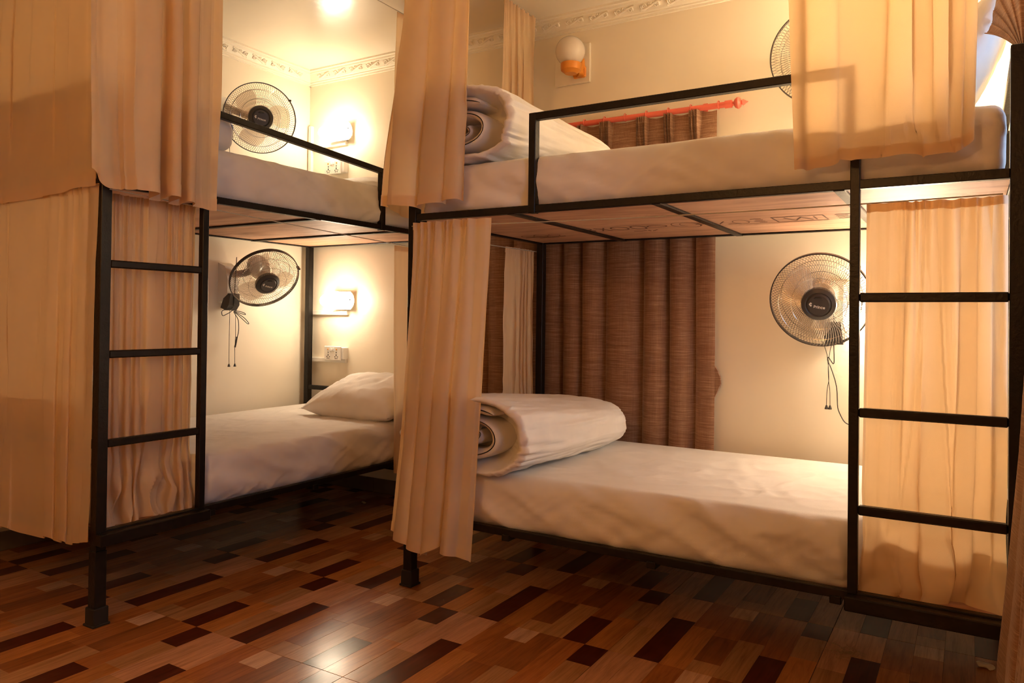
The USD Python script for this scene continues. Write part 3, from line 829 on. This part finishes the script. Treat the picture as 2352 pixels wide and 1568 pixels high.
def brown_panel(label, x0, x1, zt, zb, n, amp, seed):
    nu, nv = 240, 44
    u, v = np.meshgrid(np.linspace(0, 1, nu), np.linspace(0, 1, nv), indexing='ij')
    ph = n * u + 0.9 * (n1(u * n * .6, seed) - .5)
    c = np.cos(2 * np.pi * (ph + .25 * (n2(u * n * .5, v * 1.2, seed + 1) - .5)))
    pin = np.exp(-((v) / .10) ** 2)                                     # pinch pleats in the heading
    fr_ = (ph % 1.0) - .5
    triple = np.where(np.abs(fr_) < .17, np.cos(fr_ / .17 * np.pi * 2.5) ** 2 * 1.5, -.35)
    cusp = 2.0 * np.abs(np.cos(np.pi * (ph + .25 * (n2(u * n * .5, v * 1.2, seed + 1) - .5)))) ** .7 - 1.1
    d = amp * (cusp * (.5 + 1.0 * n2(u * n * .7, v * .5, seed + 2)) * (1 - .8 * pin) + triple * pin * 1.1)
    d += .008 * (n2(u * 6, v * 2, seed + 4) - .5)
    x = x0 + (x1 - x0) * u + .008 * np.sin(2 * np.pi * ph) * (1 - pin) + .010 * (n1(v * 3, seed + 5) - .5) * v
    z = zt - .012 * pin * (1 - np.clip(np.abs(fr_) / .3, 0, 1)) * 0 + (zb - zt) * v - .012 * np.exp(-v * 30) * np.sin(np.pi * ((ph + .5) % 1.0)) ** 2
    y = np.clip(RY + .004 - d, YB - .075, YB - .006)
    pts = np.stack([x, y, z], -1).reshape(-1, 3)
    c_ = thing('window_curtain', label, 'curtain', (np.mean([x0, x1]), RY, zb))
    part(c_, 'panel', (pts, grid_faces(nu, nv)), 'brown_cloth', smooth=True)
    # the edge turned back and caught on its hook at half height
    a = np.linspace(0, 1, 10)
    lob = [(x1 - .012, YB - .05, .800), (x1 + .010, YB - .058, .840), (x1 + .032, YB - .055, .800), (x1 + .036, YB - .052, .765), (x1 + .026, YB - .050, .752), (x1 + .006, YB - .05, .70), (x1 - .010, YB - .05, .69)]
    L = np.array(lob)
    m = trimesh.convex.convex_hull(np.vstack([L + [0, -.008, 0], L + [0, .012, 0], [[x1 - .01, YB - .05, .87]]]))
    m = m.subdivide().subdivide()
    m.vertices += .006 * (N(m.vertices * 40, 3)[:, None] - .5)
    part(c_, 'turned_edge', m, 'brown_cloth', smooth=40)


brown_panel('long brown slubbed window curtain with pinch pleats hanging from the pink rod', -.42, .905, 2.022, .34, 9, .030, 82)

curtain('brown slubbed curtain on the right wall at the very edge of the photo', PR, -.85, -.03, -.85, .02, 2.30, [(0, .14), (.8, .14), (1, .17)], 6, .012, 83, None, off0=.012, mat_='brown_cloth', hem=0, header=0, name='window_curtain', flare=[(0, 0), (.45, 0), (.7, .032), (1, .080)])


def brown_sheaf():
    """The other brown curtain, drawn up and tied: a fan of pleats spreading from its tie to a stepped, ruffled edge."""
    knot = np.array([2.030, .10, 1.775])
    edge = np.array([(1.944, .30, 1.905), (1.946, .30, 1.922), (1.962, .30, 1.928), (1.958, .30, 1.950), (1.966, .29, 1.962), (1.963, .29, 1.985), (1.975, .28, 1.995), (1.972, .28, 2.03), (1.985, .27, 2.06), (1.985, .26, 2.12), (2.01, .25, 2.18), (2.04, .22, 2.21), (2.06, .18, 2.18), (2.075, .12, 2.10), (2.08, .06, 2.0), (2.085, .02, 1.9)])
    tt = np.linspace(0, len(edge) - 1, 200)
    E = np.stack([np.interp(tt, np.arange(len(edge)), edge[:, k]) for k in range(3)], -1)
    w = np.linspace(0, 1, 26)
    pts = []
    for i, e in enumerate(E):
        cor = math.cos(tt[i] * 2 * math.pi * .5)
        for ww in w:
            p = knot + (e - knot) * (0.06 + .94 * ww)
            p = p + np.array([-.003, -.012, .002]) * cor * (.35 + ww * .65)
            p[2] += .012 * math.sin(math.pi * ww)
            pts.append(p)
    t = thing('window_curtain', 'gathered brown curtain spread in a fan above the right end post', 'curtain', tuple(knot))
    part(t, 'panel', (np.array(pts), grid_faces(200, 26)), 'brown_cloth', smooth=True)
    tail = tube([knot + [.0, -.05, .16], knot + [.012, -.16, .13], knot + [.014, -.19, .03], knot + [.012, -.19, -.03], knot + [.014, -.18, -.045]], [.012, .016, .018, .014, .004], 10)
    part(t, 'tail', tail, 'brown_cloth', smooth=True)


brown_sheaf()


# ------------------------------------------------------------------ bulkhead lamps, sockets, cable trunking
def bulkhead(label, x, z, m, group='lit jar lamps above the bunks'):
    """A glass jar lying along the wall, tapering to the left, on a base plate with a gallery ring and a screw."""
    y = YB
    t = thing('wall_lamp', label, 'lamp', (x, y, z), group)
    part(t, 'base_plate', lathe([(0, 0), (.052, 0), (.052, .008), (.046, .014), (0, .014)], (x, y, z), (0, -1, 0), 30), 'white_plastic', smooth=35)
    pr = [(.0, .0), (.018, .002), (.034, .010), (.047, .026), (.054, .052), (.056, .085), (.054, .120), (.048, .160), (.040, .190), (.030, .210), (.020, .220), (0, .224)]
    g = lathe(pr, (x + .108, y - .085, z), (-1, 0, 0), 40)
    a = np.arctan2(g.vertices[:, 2] - z, g.vertices[:, 1] - y + .085)
    g.vertices[:, 1:] += (np.stack([np.cos(a), np.sin(a)], -1)) * (.0012 * np.cos(a * 10))[:, None]
    part(t, 'glass_jar', g, m, smooth=True)
    an = np.radians(np.linspace(-60, 60, 19))                       # added shield behind the jar, keeps its light off the wall
    outl = np.vstack([np.stack([.064 * np.cos(an), .064 * np.sin(an)], -1), np.stack([.060 * np.cos(an), .060 * np.sin(an)], -1)[::-1]])
    tv = np.vstack([np.column_stack([np.full(38, x + dx), y - .085 + outl[:, 0], z + outl[:, 1]]) for dx in (-.090, .095)])
    tf = [[k, (k + 1) % 38, 38 + (k + 1) % 38] for k in range(38)] + [[k, 38 + (k + 1) % 38, 38 + k] for k in range(38)]
    tf += [[k + o, k + 1 + o, 36 - k + o] for k in range(18) for o in (0, 38)] + [[k + o, 36 - k + o, 37 - k + o] for k in range(18) for o in (0, 38)]
    part(t, 'added_shield', trimesh.Trimesh(tv, tf, process=False), 'white_plastic', smooth=30)
    part(t, 'screw', lathe([(0, 0), (.004, 0), (.004, .014), (0, .014)], (x + .106, y - .085, z + .004), (1, 0, 0), 10), 'dark_plastic')
    for dx in (-.04, .06):
        part(t, 'bracket', box(x + dx - .006, x + dx + .006, y - .05, y, z - .012, z + .012, .002), 'white_plastic')
    return t


bulkhead('lit glass jar lamp on the back wall above the propped pillow, lower deck', -1.425, 1.145, 'lamp_glass')
bulkhead('lit glass jar lamp on the back wall near the cornice corner, upper deck', -1.460, 2.182, 'lamp_glass')
bulkhead('lit jar lamp glowing through the drape above the right ladder', 1.684, 2.103, 'lamp_glass_c')
bulkhead('lit jar lamp glowing through the curtain behind the right ladder', 1.682, 1.078, 'lamp_glass_b')


def socket(label, x, z):
    t = thing('wall_socket', label, 'socket', (x, YB, z), 'double sockets by the left bunk')
    part(t, 'back_box', box(x - .070, x + .075, YB - .042, YB, z - .036, z + .036, .003), 'white_plastic')
    part(t, 'face_plate', box(x - .080, x + .060, YB - .052, YB - .042, z - .045, z + .043, .004), 'white_plastic')
    for s in (-1, 1):
        cx = x - .010 + s * .034
        part(t, 'switch', box(x - .010 + s * .010 - .008, x - .010 + s * .010 + .008, YB - .056, YB - .050, z + .014, z + .032, .002), 'letter_white')
        part(t, 'indicator', box(cx + s * .002 - .005, cx + s * .002 + .005, YB - .0545, YB - .050, z + .020, z + .027, .001), 'orange_plastic')
        holes = [lathe([(0, 0), (w, 0), (w, .0016), (0, .0016)], (cx + dx, YB - .0508, z + dz), (0, -1, 0), 10) for dx, dz, w in ((0, .004, .0042), (-.012, -.022, .0036), (.012, -.022, .0036), (-.007, -.032, .0036), (.007, -.032, .0036))]
        holes.append(box(cx - .0025, cx + .0025, YB - .0536, YB - .050, z - .018, z - .006))
        part(t, 'socket_holes', cat(*holes), 'dark_plastic')
    return t


socket('white double socket with orange indicators above the propped pillow', -1.470, .822)
socket('white double socket half hidden by the left upper mattress', -1.492, 1.972)
GT = 'white cable trunking'
for lab, b in (('white cable trunking strip under the lower jar lamp', (XL + .03, -1.393, YB - .022, YB, 1.058, 1.082)),
               ('white cable trunking strip behind the lower socket', (XL + .03, -1.399, YB - .022, YB, .764, .788)),
               ('white cable trunking strip under the upper jar lamp', (-1.70, -1.425, YB - .022, YB, 2.110, 2.134)),
               ('upright white cable trunking in the corner of the upper deck', (XL + .012, XL + .038, YB - .022, YB, 1.75, 2.26))):
    t = thing('cable_trunking', lab, 'trunking', (b[0], b[2], b[4]), GT)
    part(t, 'channel', box(b[0], b[1], b[2] + .004, b[3], b[4], b[5], .001), 'white_plastic')
    part(t, 'lid', box(b[0], b[1], b[2], b[2] + .006, b[4] - .001, b[5] + .001, .002), 'white_plastic')

# added fill globe on the near wall, out of view, lighting the bunk fronts
RLX, RLY, RLZ = 1.05, YF + .15, 1.95
t = thing('globe_lamp', 'round globe lamp added as fill light on the unseen near wall', 'lamp', (RLX, YF, RLZ))
part(t, 'mounting_board', box(RLX - .1, RLX + .1, YF, YF + .016, RLZ - .14, RLZ + .07, .003), 'wall_paint')
part(t, 'globe', trimesh.creation.icosphere(4, .095).apply_translation((RLX, RLY, RLZ)), 'lamp_fill', smooth=True)
part(t, 'holder', lathe([(0, -.03), (.04, -.03), (.06, -.012), (.06, .02), (.05, .02), (0, 0)], (RLX, RLY, RLZ - .100), (0, 0, 1), 30), 'orange_plastic', smooth=35)
part(t, 'arm', tube([(RLX, RLY - .03, RLZ - .115), (RLX, RLY - .09, RLZ - .11), (RLX, YF + .01, RLZ - .09)], .022, 10), 'orange_plastic', smooth=True)

# globe lamp, unlit
gx, gy, gz = .185, YB - .105, 2.385
t = thing('globe_lamp', 'unlit opal globe wall lamp on an orange holder', 'lamp', (gx, YB, gz))
part(t, 'mounting_board', box(.045, .245, YB - .016, YB, gz - .135, gz + .065, .003), 'wall_paint')
part(t, 'globe', trimesh.creation.icosphere(4, .074).apply_translation((gx - .006, gy, gz)), 'opal_glass', smooth=True)
part(t, 'holder', cat(lathe([(0, -.028), (.030, -.028), (.050, -.012), (.052, .0), (.052, .022), (.046, .022), (.044, .002), (0, .0)], (gx - .002, gy + .002, gz - .084), (0, 0, 1), 30)), 'orange_plastic', smooth=35)
ap = [(gx + .004, gy + .04, gz - .098), (gx + .008, gy + .07, gz - .090), (gx + .010, gy + .084, gz - .062), (gx + .010, gy + .088, gz - .020), (gx + .010, gy + .092, gz + .012)]
part(t, 'arm', tube(ap, [.022, .028, .028, .020, .006], 12), 'orange_plastic', smooth=True)
part(t, 'wall_plate', box(gx - .030, gx + .042, gy + .078, YB - .014, gz - .112, gz - .055, .006), 'orange_plastic')


# ------------------------------------------------------------------ wall fans
def fan(label, mount, out, head, axis, roll, seed, cords, R=.190):
    """mount: point on the wall; out: the wall's normal; head: the grille's centre; axis: where it blows."""
    mount, out, head, axis = (np.asarray(a, float) for a in (mount, out, head, axis))
    axis = axis / np.linalg.norm(axis)
    side = np.cross(out, [0, 0, 1.0])
    t = thing('wall_fan', label, 'fan', tuple(mount), 'wall mounted fans')
    W = np.eye(4)
    W[:3, 0], W[:3, 1], W[:3, 2], W[:3, 3] = side, out, (0, 0, 1), mount

    def wall_piece(name, m, mt, sm=False):
        m = m.copy()
        m.apply_transform(W)
        return part(t, name, m, mt, sm)
    hull = trimesh.convex.convex_hull(np.array([(sx * w, y, z) for z, y, w in ((-.10, 0, .045), (.12, 0, .045), (-.09, .03, .040), (.10, .045, .034), (.02, .075, .036), (-.06, .07, .036)) for sx in (-1, 1)]))
    wall_piece('wall_bracket', hull, 'white_plastic')
    wall_piece('switch_box', trimesh.convex.convex_hull(np.array([(sx * w, y, z) for z, y, w in ((-.055, .050, .034), (-.055, .092, .030), (-.135, .020, .040), (-.150, .060, .036), (-.120, .085, .036)) for sx in (-1, 1)])), 'dark_plastic')
    side2 = np.cross(axis, [0, 0, 1.0])
    side2 /= np.linalg.norm(side2)
    up2 = np.cross(side2, axis)
    a_, b_ = math.cos(roll) * side2 + math.sin(roll) * up2, -math.sin(roll) * side2 + math.cos(roll) * up2
    back = head - axis * .085
    neck0 = mount + out * .05 + np.array([0, 0, .05])
    part(t, 'neck', tube([neck0, (neck0 + back) / 2 + [0, 0, -.005], back - axis * .03], [.022, .020, .026], 12), 'beige_plastic', smooth=True)
    part(t, 'motor_housing', lathe([(0, -.175), (.030, -.172), (.052, -.155), (.060, -.125), (.060, -.09), (.052, -.062), (0, -.06)], head, axis, 28), 'beige_plastic', smooth=40)

    def dome(r, s):                                                 # grille profile: r along the radius, s = +1 front, -1 rear
        k = np.clip(r / R, 0, 1)
        return s * (.058 * np.sqrt(np.clip(1 - (k * .985) ** 2.6, 0, 1)))
    for s, nm in ((1, 'front_grille'), (-1, 'rear_grille')):
        ws = []
        nw = 96
        r = np.linspace(.058, R - .001, 7)
        for k in range(nw):
            an = 2 * np.pi * k / nw + s * .42 * (r / R) ** 1.3
            p = head + r[:, None] * (np.cos(an)[:, None] * a_ + np.sin(an)[:, None] * b_) + dome(r, s)[:, None] * axis
            ws.append(tube(p, .0009, 3))
        for rr in (.105, .155):
            an = np.linspace(0, 2 * np.pi, 40, endpoint=False)
            p = head + rr * (np.cos(an)[:, None] * a_ + np.sin(an)[:, None] * b_) + dome(np.array([rr]), s)[0] * axis
            ws.append(tube(p, .0011, 3, closed=True))
        part(t, nm, cat(*ws), 'fan_wire' if s < 0 else 'chrome_wire', smooth=False)
    an = np.linspace(0, 2 * np.pi, 72, endpoint=False)
    rim = lathe([(R - .0015, -.010), (R + .003, -.010), (R + .003, .010), (R - .0015, .010), (R - .0015, -.010)], head, axis, 72)
    part(t, 'rim_band', rim, 'dark_plastic', smooth=35)
    clip_at = 2.4
    cpos = head + (R + .003) * (math.cos(clip_at) * a_ + math.sin(clip_at) * b_)
    part(t, 'rim_clip', beam(cpos - axis * .016, cpos + axis * .016, .016, .010), 'dark_plastic')
    hub = part(t, 'hub_badge', cat(lathe([(0, 0.040), (.066, .040), (.068, .050), (.064, .060), (.050, .066), (.046, .063), (.044, .064), (.040, .069), (.0, .071)], head, axis, 44)), 'dark_plastic', smooth=35)
    txt = meshkit.text_mesh('Prince', .0105, .001, bold=True)
    txt.apply_translation((-txt.bounds[:, 0].mean() + .006, -txt.bounds[:, 1].mean() - .004, 0))
    leaf = trimesh.creation.extrude_polygon(__import__('shapely').geometry.Polygon([(-.029, -.004), (-.034, .003), (-.029, .011), (-.023, .009), (-.024, .003), (-.027, .006), (-.029, .002), (-.022, .001), (-.024, -.006)]), .001, engine='earcut')
    lt = cat(txt, leaf)
    lt.apply_translation((-.001, -.003, 0))
    th = math.radians(-8)
    sx_ = np.cross([0, 0, 1.0], axis)
    sx_ /= np.linalg.norm(sx_)
    sy_ = np.cross(axis, sx_)
    H = np.eye(4)
    H[:3, 0], H[:3, 1], H[:3, 2], H[:3, 3] = math.cos(th) * sx_ + math.sin(th) * sy_, -math.sin(th) * sx_ + math.cos(th) * sy_, axis, head + axis * .0705
    lt.apply_transform(H)
    part(hub, 'lettering', lt, 'letter_white')
    g0 = head + axis * .0695 + .027 * sy_
    grip = tube([g0 - .016 * sx_, g0 - .008 * sx_ + .003 * sy_, g0 + .008 * sx_ + .003 * sy_, g0 + .016 * sx_], [.001, .004, .004, .001], 8)
    part(hub, 'finger_recess', grip, 'dark_plastic_gloss', smooth=True)
    for k in range(3):                                              # three wide clear blades
        nu, nv = 12, 10
        uu, vv = np.meshgrid(np.linspace(0, 1, nu), np.linspace(0, 1, nv), indexing='ij')
        rr = .030 + uu * (R * .84 - .030)
        wd = .22 + .95 * np.sin(np.pi * np.clip(uu * .75 + .12, 0, 1))
        aa = 2 * np.pi * k / 3 + .5 + (vv - .5) * wd + .35 * uu
        dz = (vv - .5) * -.05 * (1 - .4 * uu)
        p = head + rr[..., None] * (np.cos(aa)[..., None] * a_ + np.sin(aa)[..., None] * b_) + (dz - .002)[..., None] * axis
        part(t, 'blade', (p.reshape(-1, 3), grid_faces(nu, nv)), 'clear_blade', smooth=True)
    part(t, 'blade_hub', lathe([(0, -.03), (.030, -.03), (.034, .0), (.030, .030), (0, .034)], head, axis, 24), 'beige_plastic', smooth=40)
    for nm, pts, r_, tip in cords:
        P_ = np.asarray(pts, float)
        tt = np.linspace(0, len(P_) - 1, len(P_) * 5)
        Q = np.stack([np.interp(tt, np.arange(len(P_)), P_[:, k]) for k in range(3)], -1)
        for _ in range(2):
            Q[1:-1] = (Q[:-2] + 2 * Q[1:-1] + Q[2:]) / 4
        Q = Q[:, :1] * side + Q[:, 1:2] * out + Q[:, 2:3] * np.array([0, 0, 1.0]) + mount
        c = part(t, nm, tube(Q, r_, 5), 'cord', smooth=True)
        if tip:
            e = Q[-1]
            part(c, 'cord_bead', lathe([(0, .004), (.003, .003), (.0075, -.010), (.0075, -.014), (0, -.014)], e, (0, 0, 1), 10), 'dark_plastic')
    return t


def hang(x0, x1, y, z0, z1, wob, seed, k=7):
    s = np.linspace(0, 1, k)
    return [(x0 + (x1 - x0) * a + wob * (n1(np.array([a * 4]), seed)[0] - .5), y + wob * (n1(np.array([a * 4]), seed + 1)[0] - .5), z0 + (z1 - z0) * a) for a in s]


cordsA = [('pull_cord', hang(.006, .006, .055, -.14, -.455, .008, 1), .0014, True), ('pull_cord', hang(-.030, -.030, .06, -.14, -.455, .008, 5), .0014, True),
          ('power_cord', [(.0, .10, .15), (.01, .11, .08), (.008, .10, -.02), (0, .085, -.14), (.055, .05, -.15), (.05, .05, -.185), (.0, .055, -.16), (-.01, .06, -.148), (-.06, .06, -.155), (-.095, .06, -.165), (-.10, .06, -.175), (-.06, .06, -.165), (-.01, .06, -.15), (-.09, .06, -.19), (-.125, .06, -.225), (-.115, .06, -.228), (-.06, .06, -.185), (-.01, .06, -.15), (-.05, .06, -.20), (-.055, .06, -.26), (-.04, .06, -.32), (-.03, .06, -.345)], .0022, False),
          ('plug', [(-.042, .06, -.30), (-.036, .06, -.335), (-.030, .06, -.36)], .005, False)]
fan('white wall fan with dark rim above the propped pillow, tilted down, cords tied up', (XL, .500, 1.225), (1, 0, 0), (-1.515, .575, 1.258), (.52, -.16, -.42), .3, 1, cordsA)
fan('wall fan behind the guard rail of the left upper deck', (XL, .440, 2.17), (1, 0, 0), (-1.515, .525, 2.148), (.86, -.58, -.22), .1, 2, [('pull_cord', hang(-.030, -.045, .06, -.13, -.42, .01, 8), .0014, True)])
cordsB = [('pull_cord', [(0.045, .05, -.14), (0.030, .045, -.19), (0.025, .04, -.24), (0.022, .04, -.30), (0.030, .04, -.345), (0.031, .04, -.41)], .0014, True), ('pull_cord', [(0.010, .05, -.14), (0.020, .045, -.19), (0.026, .04, -.24), (0.024, .04, -.30), (0.018, .04, -.345), (0.017, .04, -.41)], .0014, True),
          ('power_cord', [(0.020, .14, .10), (-0.000, .12, .05), (-0.004, .085, -.06), (-0.000, .07, -.14), (-0.002, .06, -.24), (0.024, .05, -.20), (0.028, .05, -.215), (0.012, .05, -.25), (-0.004, .05, -.30), (-0.010, .05, -.33), (-0.012, .05, -.35), (-0.014, .05, -.42), (-0.040, .045, -.475), (-0.080, .04, -.49)], .0022, False)]
fan('wall fan low on the back wall beside the right ladder, logo facing the room', (1.418, YB, 1.105), (0, -1, 0), (1.392, .868, 1.136), (.06, -.90, -.30), .0, 3, cordsB)
fan('wall fan high on the back wall, half covered by the right drape', (1.37, YB, 2.08), (0, -1, 0), (1.385, .868, 2.120), (.10, -.95, -.10), .0, 4, [('pull_cord', hang(-.02, -.02, .05, -.14, -.40, .01, 12), .0014, True)])

# ------------------------------------------------------------------ ink stamps under the upper boards of the back bunk
ZI = 1.4330


def stamp(label, cx, cy, items):
    t = thing('ink_stamp', label, 'stamp', (cx, cy, ZI), 'ink stamps on the bed boards')
    for it in items:
        if it[0] == 'ring':
            _, x, y, rx, ry, w = it
            a = np.linspace(0, 2 * np.pi, 33)[:-1]
            o, n_ = np.stack([np.cos(a), np.sin(a)], -1), 32
            v = np.vstack([np.column_stack([[cx + x, cy + y] + o * [rx + q, ry + q], np.full(n_, ZI)]) for q in (-w / 2, w / 2)])
            f = np.array([[k, (k + 1) % n_, n_ + (k + 1) % n_] for k in range(n_)] + [[k, n_ + (k + 1) % n_, n_ + k] for k in range(n_)])
            part(t, 'mark', (v, f), 'stamp_ink')
        else:
            _, xa, ya, xb, yb, w = it
            part(t, 'mark', beam((cx + xa, cy + ya, ZI), (cx + xb, cy + yb, ZI), w, .0006, 0), 'stamp_ink')


stamp('dark ink stamp of loops and a cross under the back bunk board, second bay', .63, .62, [('ring', 0, 0, .035, .05, .008), ('ring', .085, 0, .03, .05, .008), ('bar', -.10, -.045, -.055, .05, .007), ('bar', -.055, -.045, -.10, .05, .007), ('ring', -.15, .025, .022, .026, .007), ('ring', -.15, -.028, .026, .028, .007), ('ring', .17, -.01, .04, .03, .007),
      ('bar', .02, .11, .05, .12, .006), ('bar', .05, .12, .08, .105, .006), ('bar', .09, .10, .09, .13, .006), ('bar', .10, .13, .13, .10, .006)])
stamp('faint round ink stamp cut by the middle cross bar of the back bunk', .98, .62, [('ring', -.06, 0, .055, .085, .004), ('ring', -.04, 0, .04, .07, .003), ('ring', .16, 0, .03, .05, .004), ('bar', -.02, .0, .03, .0, .004), ('bar', .04, -.03, .04, .03, .004), ('bar', .07, .03, .10, -.03, .004), ('bar', .0, -.04, .06, -.05, .004), ('bar', .10, .04, .15, .05, .004)])
stamp('square ink stamp with lines of small marks under the board by the right fan', 1.36, .62, [('bar', -.09, -.07, .09, -.07, .005), ('bar', -.09, .07, .09, .07, .005), ('bar', -.09, -.07, -.09, .07, .005), ('bar', .09, -.07, .09, .07, .005), ('bar', -.05, -.04, -.02, .04, .006), ('bar', -.02, .04, .01, -.04, .006), ('bar', .01, -.04, .04, .04, .006), ('bar', .055, -.04, .055, .04, .005)]
      + [('bar', -.17 + .012 * (k % 2), -.06 + .035 * k, -.13, -.06 + .035 * k, .005) for k in range(4)] + [('bar', .13, -.06 + .035 * k, .18 - .01 * (k % 2), -.06 + .035 * k, .005) for k in range(4)])
stamp('smudged ink stamp under the back bunk board nearest the cream corner curtain', .18, .72, [('ring', -.06, 0, .03, .03, .005), ('ring', .01, 0, .03, .04, .005), ('ring', .08, 0, .025, .03, .005), ('bar', -.10, .05, .11, .055, .006), ('bar', -.04, .08, .06, .085, .005)])

# ------------------------------------------------------------------ litter on the floor
rg = np.random.default_rng(9)
tuft = []
for k in range(46):
    c = np.array([1.566, .272, .004]) + rg.normal(0, 1, 3) * (.028, .022, .0)
    a = rg.uniform(0, 2 * np.pi)
    b = a + rg.uniform(-1.5, 1.5)
    l = rg.uniform(.015, .035)
    tuft.append(tube([c, c + [l * np.cos(a) * .5, l * np.sin(a) * .5, .008 * rg.random()], c + [l * np.cos(b), l * np.sin(b), .002]], .0006, 3))
single('fibre_tuft', 'small tangle of pale coconut fibres on the floor under the right bunk', 'litter', cat(*tuft), 'hair_tuft')
for lab, x, y, s in (('crumpled paper scrap on the dark floor at the right edge', 1.955, .40, .022), ('tiny white scrap on the floor under the left bunk', -1.03, .877, .014)):
    m = trimesh.creation.icosphere(2, s)
    m.vertices *= (1.3, .8, .30)
    m.vertices += (N(m.vertices * 60, 5)[:, None] - .5) * .010
    m.apply_translation((x, y, -m.vertices[:, 2].min()))
    single('paper_scrap', lab, 'litter', m, 'paper_scrap', group='scraps on the floor')
